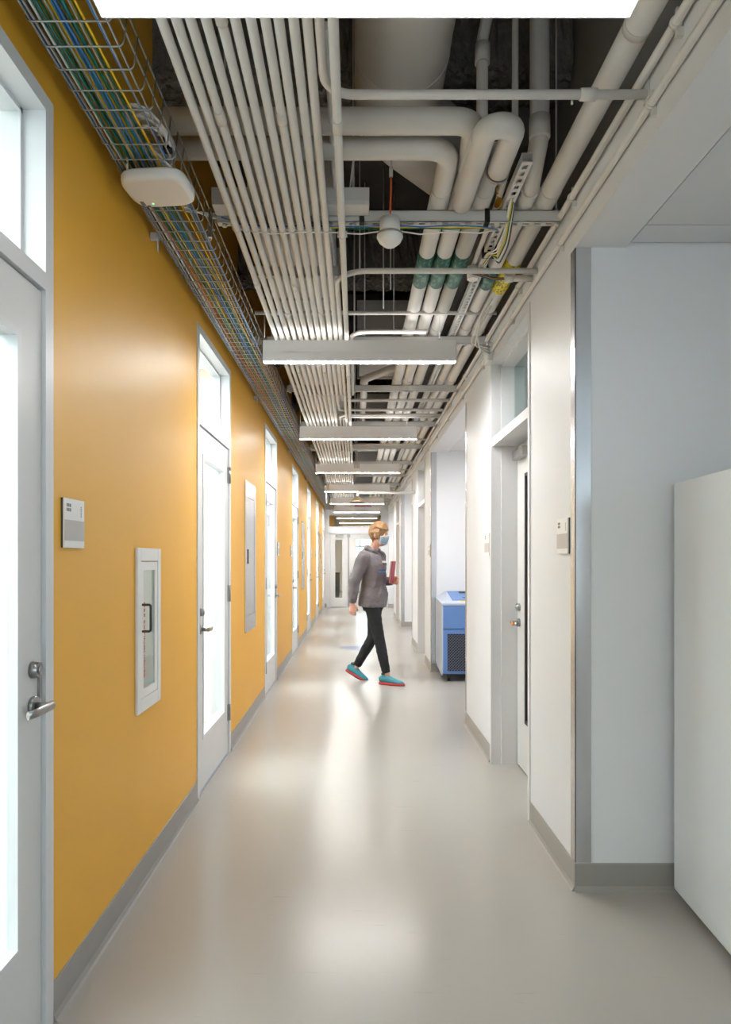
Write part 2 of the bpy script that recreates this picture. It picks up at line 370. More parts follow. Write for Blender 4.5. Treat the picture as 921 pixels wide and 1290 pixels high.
def left_door(n, Y0, handle_far, lab):
    Y1 = Y0+DW
    r = thing(f'door_{n}', lab, 'door', (XL, (Y0+Y1)/2, 0), kind='structure')
    f = B(); xo, xi = XL+.006, XL-.125
    for a, c in ((Y0, Y0+.05), (Y1-.05, Y1)): f.box(xi, xo, a, c, 0, 2.69)
    f.box(xi, xo, Y0+.05, Y1-.05, 2.645, 2.69); f.box(xi, xo, Y0+.05, Y1-.05, 2.128, 2.178)
    # stops
    for a, c in ((Y0+.05, Y0+.063), (Y1-.063, Y1-.05)): f.box(xi+.01, XL-.060, a, c, 0, 2.645)
    f.box(xi+.01, XL-.060, Y0+.05, Y1-.05, 2.115, 2.128); f.box(xi+.01, XL-.060, Y0+.05, Y1-.05, 2.178, 2.190); f.box(xi+.01, XL-.060, Y0+.05, Y1-.05, 2.633, 2.645)
    f.build('door_frame', M_frame, r)
    B().box(XL-.068, XL-.062, Y0+.055, Y1-.055, 2.182, 2.641).build('transom_glass', M_glass, r)
    a, c = Y0+.054, Y1-.054; g0, g1 = a+.122, c-.122; z0, z1 = .30, 1.975; fx = XL-.006; bx = fx-.044
    l = B(); l.box(bx, fx, a, g0, .018, 2.122); l.box(bx, fx, g1, c, .018, 2.122); l.box(bx, fx, g0, g1, .018, z0); l.box(bx, fx, g0, g1, z1, 2.122)
    l.build('door_leaf', M_leaf, r)
    m = B(); w_ = .022
    for (p0, p1, q0, q1) in ((g0, g0+w_, z0, z1), (g1-w_, g1, z0, z1)): m.box(bx-.004, fx+.004, p0, p1, q0, q1)
    m.box(bx-.004, fx+.004, g0+w_, g1-w_, z0, z0+w_); m.box(bx-.004, fx+.004, g0+w_, g1-w_, z1-w_, z1)
    gb = m.build('glazing_bead', M_frame, r)
    B().box(fx-.025, fx-.019, g0+w_, g1-w_, z0+w_, z1-w_).build('lite_glass', M_glass, r)
    B().box(bx+.006, fx+.002, a+.005, c-.005, .004, .017).build('door_sweep', M_pale, r)
    hy = c-.055 if handle_far else a+.055; d = -1 if handle_far else 1
    lever_set(r, fx, hy, .952, d)
    # latch guard strip on the leaf edge
    ly = c-.018 if handle_far else a+.018
    B().box(fx-.001, fx+.008, ly-.007, ly+.007, .965, 1.065).build('latch_guard', M_hw, r)
    ky = a-.003 if handle_far else c+.003
    for hz in (.285, 1.118, 1.945):
        h = B(); h.box(fx, fx+.003, ky-.026, ky+.026, hz-.057, hz+.057); h.cyl((fx+.014, ky, hz-.057), (fx+.014, ky, hz+.057), .007, 10); h.box(fx+.002, fx+.012, ky-.003, ky+.003, hz-.057, hz+.057)
        h.build('hinge', M_hw, r)
    return r
labs = ['white door with a full-height glass lite, nearest the camera on the yellow wall, lever on its far side',
        'white glazed door on the yellow wall between the extinguisher cabinet and the long steel panel',
        'white glazed door on the yellow wall just beyond the long steel panel',
        'white glazed door, fourth along the yellow wall',
        'narrow-looking white glazed door, fifth along the yellow wall',
        'white glazed door, sixth along the yellow wall',
        'last white glazed door of the yellow wall, beside the end doors']
for k, d in enumerate(DY0): left_door(k+1, d, k % 2 == 0, labs[k])

def right_door(n, a, lab):
    o0, o1 = a+DOFF[0], a+DOFF[1]; X1 = XR+.166
    r = thing(f'door_{n}', lab, 'door', (XR+.1, (o0+o1)/2, 0), kind='structure')
    f = B()
    for s0, s1, s2 in ((o0-.035, o0, o0+.012), (o1, o1+.0, o1)):
        pass
    f.box(XR-.006, XR+.06, o0-.035, o0+.004, 0, 2.685); f.box(XR-.006, XR+.06, o1-.004, o1+.035, 0, 2.685); f.box(XR-.006, XR+.06, o0, o1, 2.645, 2.685)
    f.box(XR+.06, X1+.05, o0-.0, o0+.016, 0, 2.645); f.box(XR+.06, X1+.05, o1-.016, o1, 0, 2.645); f.box(XR+.06, X1+.05, o0, o1, 2.63, 2.645)
    f.box(XR+.004, X1+.05, o0, o1, 2.105, 2.16)
    f.build('door_frame', M_frame, r)
    B().box(X1-.02, X1-.014, o0+.016, o1-.016, 2.16, 2.63).build('transom_glass', M_glass2, r)
    c0, c1 = o0+.02, o1-.02; g0, g1 = c0+.125, c1-.200; z0, z1 = .32, 1.90
    l = B(); l.box(X1, X1+.044, c0, g0, .012, 2.10); l.box(X1, X1+.044, g1, c1, .012, 2.10); l.box(X1, X1+.044, g0, g1, .012, z0); l.box(X1, X1+.044, g0, g1, z1, 2.10)
    l.build('door_leaf', M_leaf, r)
    m = B(); m.box(X1-.003, X1+.047, g0, g0+.02, z0, z1); m.box(X1-.003, X1+.047, g1-.02, g1, z0, z1); m.box(X1-.003, X1+.047, g0, g1, z0, z0+.02); m.box(X1-.003, X1+.047, g0, g1, z1-.02, z1)
    m.build('glazing_bead', M_dark, r)
    B().box(X1+.01, X1+.016, g0+.02, g1-.02, z0+.02, z1-.02).build('lite_glass', M_glass2, r)
    lever_set(r, X1, c1-.06, .945, -1, side=-1)
    B().box(X1-.05, X1, c1-.32, c1-.06, 2.00, 2.06, .006).build('door_closer', M_hw, r)
    return r
rd = ['recessed white door beside the nearest alcove, orange tag on its lever', 'recessed white door beyond the blue centrifuge alcove', 'farthest recessed white door of the white wall']
for k in range(3):
    r_ = right_door(8+k, SEG[k+1][0], rd[k])
X1 = XR+.166; hy = SEG[1][0]+DOFF[1]-.08
tg = B(); tg.box(X1-.064, X1-.058, hy-.075, hy-.035, .93, .957, .002); tag(tg.build('orange_tag', M_orange), 'small orange tag wrapped on the lever of the recessed door', 'tag')
# storage rooms behind those doors: an added panel brightens each one
for k in range(3):
    a, c = SEG[k+1]
    t = thing('storeroom_fill_panel', f'added glowing panel brightening the room behind the {ORD[k]} recessed door', 'light', (1.8, (a+c)/2, 2.7), 'added storeroom fill panels')
    B().box(1.5, 2.1, (a+c)/2-.2, (a+c)/2+.2, 2.70, 2.749).build('housing', M_fix, t)
    B().box(1.52, 2.08, (a+c)/2-.18, (a+c)/2+.18, 2.693, 2.699).build('diffuser', E_lb, t)
# steel corner guards
cg = ['on the corner of the nearest alcove', 'on the far side of the recessed door block, seen edge-on', 'on the corner behind the blue centrifuge', 'edge-on at the far end of the second white block', 'on the third white corner down the hall', 'edge-on near the end doors']
j = 0
for i in (1, 2, 3):
    a, c = SEG[i]
    for yy, s_ in ((a, 1), (c, -1)):
        g = B(); y0 = yy-.003*s_
        g.box(XR-.003, XR, y0, yy+.058*s_, .116, 2.634); g.box(XR-.003, XR+.062, y0, yy, .116, 2.634)
        tag(g.build('corner_guard', M_steel), 'stainless steel corner guard '+cg[j], 'corner guard', 'stainless corner guards'); j += 1

# ------------------------------------------------------------------ end wall with double door
def endwall():
    b = B(); y0, y1 = YE, YE+.12
    b.box(XL, -.755, y0, y1, 0, DECK); b.box(.70, XR+.08, y0, y1, 0, DECK)
    b.box(-.755, .70, y0, y1, 2.60, DECK); b.box(-.755, .70, y0, y1, 2.10, 2.24)
    tag(b.build('wall_end', M_white, kind='structure'), 'white cross wall with double doors at the end of the corridor', 'wall')
    r = thing('door_11', 'white double door with narrow glass at the end of the corridor', 'door', (0, YE, 0), kind='structure')
    f = B(); f.box(-.755, -.715, y0-.01, y1, 0, 2.10); f.box(.66, .70, y0-.01, y1, 0, 2.10); f.box(-.755, .70, y0-.01, y1, 2.06, 2.10)
    f.box(-.755, .70, y0-.01, y0+.03, 2.24, 2.265); f.box(-.755, .70, y0-.01, y0+.03, 2.58, 2.60)
    f.build('door_frame', M_frame, r)
    B().box(-.755, .70, y0+.05, y0+.056, 2.24, 2.60).build('transom_glass', M_glass, r)
    def leaf(a, c, g0, g1, z0, z1):
        l = B(); Y = y0+.03
        l.box(a, g0, Y, Y+.044, .012, 2.055); l.box(g1, c, Y, Y+.044, .012, 2.055); l.box(g0, g1, Y, Y+.044, .012, z0); l.box(g0, g1, Y, Y+.044, z1, 2.055)
        lf = l.build('door_leaf', M_leaf, r); B().box(g0, g1, Y+.02, Y+.026, z0, z1).build('lite_glass', M_glass, lf)
    leaf(-.71, -.235, -.585, -.385, .26, 1.90)
    leaf(-.19, .655, .01, .50, .26, 1.90)
    B().box(-.235, -.19, y0+.02, y0+.08, .012, 2.055).build('astragal', M_hw, r)
    h = B(); h.cyl((-.14, y0+.03, .95), (-.14, y0-.03, .95), .02, 12); h.box(-.15, -.03, y0-.04, y0-.025, .938, .962); h.build('lever_handle', M_hw, r)
    cl = B(); cl.box(-.58, -.36, y0-.02, y0+.03, 1.97, 2.03, .005); cl.tube([(-.45, y0-.02, 2.04), (-.30, y0-.10, 2.045), (-.2, y0-.01, 2.05)], .006, 8); cl.build('door_closer', M_hw, r)
    cl = B(); cl.box(-.25, -.16, y0-.03, y0+.03, 1.96, 2.05, .005); cl.build('door_closer', M_hw, r)
    k = B(); k.box(XL+.02, XL+.07, y0-.10, y0-.03, 0, .11, .01); tag(k.build('door_stop', M_base), 'small grey stop on the floor left of the end doors', 'door stop')
endwall()
# hall beyond
b = B(); b.box(XL-.13, -.35, YF, YF+.12, 0, DECK); b.box(.75, 2.67, YF, YF+.12, 0, DECK); b.box(-.35, .75, YF, YF+.12, 0, .8); b.box(-.35, .75, YF, YF+.12, 2.4, DECK)
tag(b.build('wall_far', M_white, kind='structure'), 'white wall with a window beyond the end doors', 'wall')
wn = thing('window_3', 'bright far window seen through the end doors', 'window', (.2, YF+.05, .8), kind='structure')
f = B(); f.box(-.35, .75, YF+.02, YF+.08, 1.86, 1.92); f.box(.15, .20, YF+.02, YF+.08, .8, 2.4); f.box(-.35, -.3, YF+.02, YF+.08, .8, 2.4); f.box(.7, .75, YF+.02, YF+.08, .8, 2.4); f.box(-.35, .75, YF+.02, YF+.08, .8, .85); f.box(-.35, .75, YF+.02, YF+.08, 2.35, 2.4); f.build('window_frame', M_ink, wn)
B().box(-.35, .75, YF+.05, YF+.056, .8, 2.4).build('window_glass', M_glass, wn)
c = thing('waste_bin', 'dark grey bin standing beyond the left end door', 'bin', (-.72, 25.0, 0))
B().box(-.86, -.60, 24.8, 25.3, .02, .80, .02).build('bin_body', M_dark, c); B().box(-.87, -.59, 24.79, 25.31, .80, .86, .02).build('bin_lid', M_black, c)
B().box(-.85, -.61, 24.81, 25.29, 0, .02).build('bin_foot', M_black, c)

# ------------------------------------------------------------------ linear pendant lights
LY = [1.53+2.777*k for k in range(0, 10)]
def pendant(yc, lab):
    t = thing('pendant_light', lab, 'light', (.022, yc, 2.585), 'linear pendant lights')
    x0, x1 = -.577, .621; z0, z1 = 2.585, 2.713; h = .035
    s = B(); s.box(x0, x1, yc-h, yc-h+.003, z0, z1); s.box(x0, x1, yc+h-.003, yc+h, z0, z1); s.box(x0, x0+.003, yc-h, yc+h, z0, z1); s.box(x1-.003, x1, yc-h, yc+h, z0, z1)
    s.box(x0, x1, yc-h, yc+h, z0+.05, z0+.055)
    s.build('housing', M_fix, t)
    B().box(x0+.004, x1-.004, yc-h+.004, yc+h-.004, z0+.001, z0+.006).build('diffuser', E_dn, t)
    B().box(x0+.004, x1-.004, yc-h+.012, yc+h-.012, z1-.008, z1-.004).build('uplight_lens', E_up, t)
    for xx in (x0+.006, x1-.10):
        c = B(); c.cyl((xx, yc, z1-.004), (xx, yc, DECK), .0015, 6); c.cyl((xx, yc, z1-.004), (xx, yc, z1+.02), .006, 8); c.build('suspension_cable', M_wire, t)
    return t
p0 = None
for i, yc in enumerate(LY):
    lab = f'linear white pendant light, {ORD[i]} down the corridor'
    if i == 0: p0 = pendant(yc, lab)
    else: copy_tree(p0, (0, 2.777*i, 0), label=lab)
for ch in p0.children:
    if ch.name == 'diffuser' or ch.data.materials[0] == E_dn:
        ch.data = ch.data.copy(); ch.data.materials.clear(); ch.data.materials.append(E_dn1)
for k, (a, c) in enumerate(AL):
    t = thing('alcove_fill_panel', f'added glowing panel brightening the {ORD[k]} alcove', 'light', (1.7, (a+c)/2, 2.6), 'added alcove fill panels')  # added fill panels, one brightening each alcove
    B().box(1.75, 2.3, (a+c)/2-.3, (a+c)/2+.3, 2.640, 2.651).build('housing', M_fix, t)
    B().box(1.77, 2.28, (a+c)/2-.28, (a+c)/2+.28, 2.634, 2.639).build('diffuser', E_al if k else E_al1, t)

# ================================================================== things on the walls
def wall_sign(x, y, z, s_, lab, sz=.152):
    t = thing('room_sign', lab, 'sign', (x, y, z), 'room signs'); h = sz/2
    B().box(x, x+.006*s_, y-h, y+h, z-h, z+h).build('backing', M_dark, t)
    p = B().box(x+.006*s_, x+.011*s_, y-h, y+h, z-h, z+h).build('plate', M_wpl, t)
    B().box(x+.011*s_, x+.0115*s_, y-h, y+h, z-h+.022, z+.010).build('insert', mat('sign_insert', (190, 184, 180), .5), p)
    b = B(); d = -s_   # reading direction
    yl = y-h*.8 if s_ > 0 else y+h*.8
    for r_ in range(2):
        for k in range(3):
            q = yl+(.012*k)*s_; b.box(x+.011*s_, x+.0116*s_, q, q+.008*s_, z+.050-r_*.014, z+.060-r_*.014)
    b.build('room_number', M_ink, p)
    b = B()
    for k in range(6):
        q = y+h*.62*s_; b.box(x+.011*s_, x+.0116*s_, q, q+.005*s_, z+.022+k*.006, z+.026+k*.006)
    b.build('side_text', M_ink, p)
    return t
wall_sign(XL, 2.165, 1.470, 1, 'square grey room sign next to the nearest door, above the extinguisher cabinet height')
for k, (yy, w_) in enumerate(((DY0[2]+DW+.12, 'just past the third door'), (DY0[3]-.16, 'just before the fourth door'), (DY0[4]+DW+.14, 'just past the fifth door'), (DY0[5]-.16, 'just before the sixth door'))):
    wall_sign(XL, yy, 1.47, 1, f'small pale room sign on the yellow wall {w_}')
wall_sign(XR, 2.98, 1.458, -1, 'pinkish square room sign beside the nearest steel corner guard')
wall_sign(XR, 4.70, 1.458, -1, 'pinkish room sign past the recessed door, before the blue centrifuge')
wall_sign(XR, 8.42, 1.458, -1, 'small room sign on the second white block by the steel corner')

# recessed fire extinguisher cabinet
t = thing('extinguisher_cabinet', 'white recessed extinguisher cabinet with glass door on the yellow wall', 'cabinet', (XL, 2.954, .725))
y0, y1, z0, z1 = 2.789, 3.119, .725, 1.405
f = B(); x1 = XL+.012
f.box(XL, x1, y0, y0+.045, z0, z1, .003); f.box(XL, x1, y1-.045, y1, z0, z1, .003); f.box(XL, x1, y0+.045, y1-.045, z0, z0+.055, .003); f.box(XL, x1, y0+.045, y1-.045, z1-.055, z1, .003)
f.build('trim_frame', M_wpl, t)
d = B(); x2 = XL+.009; a, c, e, g = y0+.048, y1-.048, z0+.058, z1-.058
d.box(XL+.001, x2, a, a+.035, e, g); d.box(XL+.001, x2, c-.035, c, e, g); d.box(XL+.001, x2, a+.035, c-.035, e, e+.035); d.box(XL+.001, x2, a+.035, c-.035, g-.035, g)
dr = d.build('cabinet_door', M_wpl, t)
B().box(XL+.004, XL+.006, a+.035, c-.035, e+.035, g-.035).build('door_glass', M_glass, dr)
B().box(XL+.0005, XL+.0015, a+.03, c-.03, e+.03, g-.03).build('back_panel', mat('cabinet_inside', (226, 218, 210), .35), t)
h = B(); hy_ = a+.018; h.tube(bend([(x2, hy_, 1.06), (x2+.035, hy_, 1.06), (x2+.035, hy_, 1.17), (x2, hy_, 1.17)], .008, 4), .005, 8); h.build('pull_handle', M_dark, dr)
for ch, zz in zip('FIRE', range(4)): pass
def text(name, body, size, loc, rot, m, parent, ex=.0004, align='CENTER'):
    cu = bpy.data.curves.new(name, 'FONT'); cu.body = body; cu.size = size; cu.extrude = ex; cu.align_x = align; cu.align_y = 'CENTER'; cu.resolution_u = 2
    o = bpy.data.objects.new(name, cu); COL.objects.link(o)
    dg = bpy.context.evaluated_depsgraph_get(); me = bpy.data.meshes.new_from_object(o.evaluated_get(dg)); bpy.data.objects.remove(o)
    me.transform(Matrix.Translation(Vector(loc)) @ rot); me.materials.clear(); me.materials.append(m); me.name = name
    return link(name, me, parent)
RYL = Matrix(((0, 0, 1, 0), (1, 0, 0, 0), (0, 1, 0, 0), (0, 0, 0, 1)))      # reads along +y, faces +x
text('lettering', 'FIRE\n', .001, (XL+.0066, a+.05, 1.1), RYL, M_red, dr) if False else None
RV = RYL @ Matrix.Rotation(-PI/2, 4, 'Z')
text('lettering', 'FIRE EXTINGUISHER', .036, (XL+.0066, a+.052, 1.02), RV, M_red, dr)
ex = thing('fire_extinguisher', 'small red label and hose edge glimpsed behind the cabinet glass', 'extinguisher', (XL+.002, a+.06, .84)) if False else None

def steel_cabinet(yc, wd, z0, z1, lab):
    t = thing('steel_cabinet', lab, 'cabinet', (XL, yc, z0), 'recessed stainless cabinets'); y0, y1 = yc-wd/2, yc+wd/2
    f = B(); f.box(XL, XL+.010, y0, y0+.075, z0, z1, .002); f.box(XL, XL+.010, y1-.075, y1, z0, z1, .002); f.box(XL, XL+.010, y0+.075, y1-.075, z0, z0+.13, .002); f.box(XL, XL+.010, y0+.075, y1-.075, z1-.13, z1, .002)
    f.build('trim_frame', M_steel, t)
    d = B().box(XL, XL+.007, y0+.078, y1-.078, z0+.133, z1-.133, .002).build('cabinet_door', M_steel, t)
    B().box(XL+.007, XL+.014, y0+.10, y0+.13, (z0+z1)/2-.06, (z0+z1)/2+.06, .003).build('latch', M_black, d)
steel_cabinet(5.81, .56, .763, 1.995, 'tall stainless recessed cabinet between the second and third yellow-wall doors')
steel_cabinet(11.58, .56, .85, 1.98, 'tall stainless recessed cabinet between the fourth and fifth yellow-wall doors')
steel_cabinet(17.25, .56, .85, 1.98, 'tall stainless recessed cabinet between the sixth and last yellow-wall doors')

# ================================================================== freezer and centrifuge
def freezer():
    t = thing('upright_freezer', 'plain white chest-high freezer standing in the nearest alcove', 'freezer', (1.278, 2.777, 0))
    x0, x1, y0, y1 = 1.278, 2.03, 1.90, 2.777
    B().box(x0+.012, x1, y0+.06, y1, .035, 1.655, .008).build('body', M_fr, t)
    B().box(x0, x0+.012, y0+.06, y1-.0, .035, 1.663, .004).build('side_panel', M_fr, t)
    B().box(x0, x1, y0, y0+.055, .06, 1.655, .012).build('door', M_fr, t)
    B().box(x0+.01, x1, y0+.06, y1, 1.655, 1.663, .003).build('top', M_fr, t)
    h = B(); h.tube(bend([(x1-.06, y0, .9), (x1-.06, y0-.05, .9), (x1-.06, y0-.05, 1.3), (x1-.06, y0, 1.3)], .02, 4), .01, 10); h.build('handle', M_hw, t)
    for xx, yy in ((x0+.06, y0+.12), (x1-.06, y0+.12), (x0+.06, y1-.08), (x1-.06, y1-.08)):
        B().cyl((xx, yy, 0), (xx, yy, .036), .02, 12).build('foot', M_black, t)
    for o in t.children: pass
    t.rotation_euler = (0, 0, -math.radians(3.25))
freezer()
def centrifuge():
    t = thing('floor_centrifuge', 'blue floor-standing centrifuge with black mesh grille and sloped lid', 'centrifuge', (1.3, 7.9, 0))
    x0, x1, y0, y1, z0 = .948, 1.66, 7.63, 8.235, .075
    b = B(); b.box(x0+.012, x1-.012, y0+.012, y1, z0+.01, .84); b.build('body', M_blue, t)
    # pale side trims, tapering at the foot
    for xx, s_ in ((x0, 1), (x1, -1)):
        s2 = B(); s2.prism([(y0-.002, z0+.02), (y0+.03, z0-.012), (y1, z0+.07), (y1, .845), (y0-.002, .845)], 'x', xx, xx+.014*s_); s2.build('side_trim', M_pale, t)
    B().box(x0+.014, x1-.014, y0-.004, y0+.01, .588, .838, .003).build('upper_door', M_blue, t)
    p = B(); p.box(x0+.014, x0+.062, y0-.002, y0+.012, .10, .576); p.box(x1-.062, x1-.014, y0-.002, y0+.012, .10, .576); p.box(x0+.062, x1-.062, y0-.002, y0+.012, .10, .116); p.box(x0+.062, x1-.062, y0-.002, y0+.012, .530, .576)
    fp = p.build('front_panel', M_blue, t)
    B().box(x0+.06, x1-.06, y0+.008, y0+.0115, .112, .535).build('grille_back', M_black, t)
    g = B(); P_ = .0315
    for i in range(int((x1-x0-.12)/P_)):
        for j in range(int(.42/P_)+1):
            cx, cz = x0+.062+i*P_, .112+j*P_; h_ = .0032
            if cz+P_ > .534 or cx+P_ > x1-.058: continue
            g.prism([(cx, cz-h_), (cx, cz+h_), (cx+P_, cz+P_+h_), (cx+P_, cz+P_-h_)], 'y', y0-.001, y0+.003)
            g.prism([(cx, cz+P_-h_*.8), (cx, cz+P_+h_*.8), (cx+P_, cz+h_*.8), (cx+P_, cz-h_*.8)], 'y', y0-.001, y0+.003)
    tag(g.build('grille_mesh', mat('grille_slate', (104, 112, 134), .5), t), kind='stuff')
    # sloped lid : hipped
    l = bmesh.new(); lo = [(x0, y0-.004, .845), (x1, y0-.004, .845), (x1, y1, .845), (x0, y1, .845)]
    lm = [(x0, y0-.004, .866), (x1, y0-.004, .866), (x1, y1, .90), (x0, y1, .90)]
    hi = [(x0+.05, y0+.03, .882), (x1-.05, y0+.03, .882), (x1-.12, y1-.02, .975), (x0+.12, y1-.02, .975)]
    V = [[l.verts.new(q) for q in ring] for ring in (lo, lm, hi)]
    for a_, b_ in ((0, 1), (1, 2)):
        for k in range(4): l.faces.new((V[a_][k], V[a_][(k+1) % 4], V[b_][(k+1) % 4], V[b_][k]))
    l.faces.new(V[0][::-1]); l.faces.new(V[2])
    q = B(); q.bm.free(); q.bm = l; lid = q.build('lid', M_pale, t)
    def slope(x, y, dz=0): return (x, y, .882+(y-y0-.03)/(y1-.02-y0-.03)*.093+dz)
    def patch(name, m, xa, xb, ya, yb, th, par):
        q = B(); c_ = [slope(xa, ya), slope(xb, ya), slope(xb, yb), slope(xa, yb)]
        v0 = [q.bm.verts.new(p_) for p_ in c_]; v1 = [q.bm.verts.new((p_[0], p_[1], p_[2]+th)) for p_ in c_]
        q.bm.faces.new(v0[::-1]); q.bm.faces.new(v1)
        for k in range(4): q.bm.faces.new((v0[k], v0[(k+1) % 4], v1[(k+1) % 4], v1[k]))
        return q.build(name, m, par)
    patch('lid_cover', M_blue, x0+.13, x1-.13, y0+.10, y1-.04, .006, t)
    patch('warning_label', mat('yellow_label', (236, 200, 50), .5), x0+.20, x0+.42, y0+.04, y0+.085, .002, lid)
    patch('lid_handle', M_black, x0+.26, x0+.36, y1-.15, y1-.09, .014, lid)
    patch('lid_slot', M_dark, x0+.26, x0+.42, y0+.20, y0+.22, .010, lid)
    for xx in (x0+.08, x1-.08):
        for yy in (y0+.07, y1-.08):
            c = B(); c.cyl((xx-.014, yy, .028), (xx+.014, yy, .028), .028, 16); c.box(xx-.018, xx+.018, yy-.02, yy+.02, .045, .086); c.build('caster', M_black, t)
centrifuge()

# ================================================================== ceiling services
ZC = CAMH+1.43                                   # conduit centre height
RAT = [-.3607, -.333, -.3067, -.278, -.250, -.224, -.195, -.168, -.1435, -.116, -.0905, -.068, -.0415]
CX = [r*1.43 for r in RAT]
def conduit(pts, lab, r=.0145, couplings=(), m=M_conduit, grp='painted conduits', seg=12):
    t = B().tube(pts, r, seg).build('conduit', m)
    tag(t, lab, 'conduit', grp)
    return t
for i in range(13):
    z = ZC if i != 12 else ZC-.030
    far = [YE] * 13; far[9] = 6.79; far[10] = 6.38
    nm = f'white conduit, {ORD[i]} from the yellow wall in the bundle' if i < 12 else 'white conduit edging the bundle, farthest from the yellow wall'
    if i == 11: 
        conduit(bend([(CX[11], YB, ZC), (CX[11], 2.127, ZC), (XR, 2.127, ZC)], .09, 8), 'white conduit bending out of the bundle to the wall, nearest the camera', .0135)
        conduit(bend([(CX[11]+.012, 2.0, ZC+.115), (CX[11]+.012, 3.05, ZC+.115), (CX[11]+.012, 3.2, ZC+.25), (CX[11]+.012, 3.3, ZC+.5)], .08, 5), 'short white conduit behind the bundle rising past the first steel channel', .0125)
        conduit(bend([(XR, 3.43, ZC), (CX[11], 3.43, ZC), (CX[11], YE, ZC)], .16, 8), 'white conduit bending into the bundle just beyond the three green pipe bands', .0135)
        continue
    if i in (9, 10):
        conduit(bend([(CX[i], YB, z), (CX[i], far[i]-.40, z), (CX[i], far[i]-.26, z+.034), (CX[i], far[i], z+.034), (XR-.038, far[i], z+.034)], .07, 6), nm+', turning to the white wall')
        conduit(bend([(XR-.038, 7.02+.1*(i-9), z+.034), (CX[i], 7.02+.1*(i-9), z+.034), (CX[i], 7.4, z+.034), (CX[i], 7.62, z), (CX[i], YE, z)], .12, 6), f'white conduit rejoining the bundle beyond the third steel channel, {ORD[i-9]} of the pair', .0125)
        continue
    t = thing('conduit', nm, 'conduit', (CX[i], 8, z), 'painted conduits')
    B().tube([(CX[i], YB, z), (CX[i], YE, z)], .0145, 12).build('tube', M_conduit, t)
    y = .55+((i*7) % 5)*.42
    while y < YE:
        B().cyl((CX[i], y-.03, z), (CX[i], y+.03, z), .0172, 12).build('coupling', M_conduit, t); y += 3.05
# crossing conduits further down
for k, (yy, x0, dz) in enumerate(((4.24, -.62, .05), (6.90, -.08, .03), (8.45, -.10, 0), (9.05, -.10, .04), (11.3, -.1, 0), (12.1, -.1, .05), (14.2, -.1, 0), (15.0, -.1, .05), (17.0, -.1, 0))):
    conduit([(x0, yy, ZC+.03+dz), (XR-.038, yy, ZC+.03+dz)], f'white conduit running across the ceiling, {ORD[k]} crossing beyond the green pipe bands', .012, grp='crossing conduits')
conduit(bend([(.44, 4.35, ZC+.0), (CX[12]+.03, 4.35, ZC), (CX[12]+.03, 6.0, ZC)], .11, 8), 'white conduit curving into the bundle just above the second pendant light', .0135)
# stub with wires below the crossing conduit
t = thing('conduit_stub', 'short white conduit stub with coloured wires leaving its end, by the yellow pipe label', 'conduit', (.8, 3.52, ZC-.005))
B().cyl((XR, 3.52, ZC), (.765, 3.52, ZC), .016, 12).build('tube', M_conduit, t)
B().cyl((.80, 3.52, ZC), (.755, 3.52, ZC), .021, 12).build('connector', M_conduit, t)
for k, (c_, nm) in enumerate((((40, 80, 160), 'blue_wire'), ((228, 190, 30), 'yellow_wire'), ((150, 60, 40), 'brown_wire'), ((60, 60, 70), 'grey_wire'))):
    B().tube([(.77, 3.52+.004*k, ZC+.004*(k-1.5)), (.70, 3.52, ZC+.004*(k-1.5)-.002), (.63, 3.52, ZC+.012+.003*k), (.58, 3.54, ZC+.035)], .0028, 6).build('wire', mat(nm, c_, .5), t)
t = B().cyl((.60, 3.56, ZC+.01), (.60, 3.56, ZC+.075), .028, 16).build('round_knockout_box', M_wpl); tag(t, 'small white round electrical box above the green band beside the yellow label', 'electrical box')

# flange where the nearest crossing conduit meets the fascia
fl = B(); fl.prism([(2.105, ZC-.02), (2.15, ZC-.02), (2.128, ZC+.10)], 'x', XR-.006, XR-.001); fl.build('wall_bracket', M_strut); tag(bpy.data.objects['wall_bracket'], 'thin triangular white bracket on the fascia at the nearest crossing conduit', 'bracket')
cp = B(); cp.cyl((.69, 2.127, ZC), (.74, 2.127, ZC), .018, 12); cp.cyl((.665, 2.127, ZC-.02), (.665, 2.127, ZC-.03), .004, 6); o = cp.build('conduit_coupling', M_conduit); tag(o, 'white set-screw coupling on the nearest crossing conduit', 'coupling')

# wall conduits along the fascia
def wall_conduit(x, z, r, lab, y1=YE):
    t = thing('wall_conduit', lab, 'conduit', (x, 8, z), 'conduits along the fascia')
    B().tube([(x, YB, z), (x, y1, z)], r, 12).build('tube', M_conduit, t)
    y = 1.15 if z < 2.76 else 1.9
    while y < y1:
        s_ = B(); s_.cyl((x, y-.006, z), (x, y+.006, z), r+.004, 12); s_.box(x, XR, y-.006, y+.006, z-r-.026, z-r+.0); s_.box(x-.0, XR, y-.006, y+.006, z+r, z+r+.026); s_.build('strap', M_conduit, t); y += .92
wall_conduit(XR-.016, CAMH+1.365, .0125, 'white conduit low on the white fascia above the alcoves')
wall_conduit(XR-.020, CAMH+1.475, .0135, 'white conduit at the top of the white fascia')
# junction box on the wall above the second light
t = thing('junction_box', 'white junction box with looping flexible conduits above the recessed door', 'junction box', (XR-.03, 4.55, 2.72))
B().box(XR-.045, XR-.034, 4.50, 4.62, 2.655, 2.77, .003).build('box_cover', M_wpl, t)
B().box(XR-.034, XR, 4.50, 4.62, 2.655, 2.77, .002).build('box_body', M_strut, t)
for k in range(3):
    B().tube(bend([(XR-.03, 4.5, 2.70+.02*k), (XR-.12-.03*k, 4.35, 2.68+.02*k), (XR-.16, 4.25-.12*k, 2.75+.03*k), (XR-.10, 4.1-.1*k, 2.86+.03*k)], .08, 6), .006, 8).build('flexible_conduit', M_conduit, t)

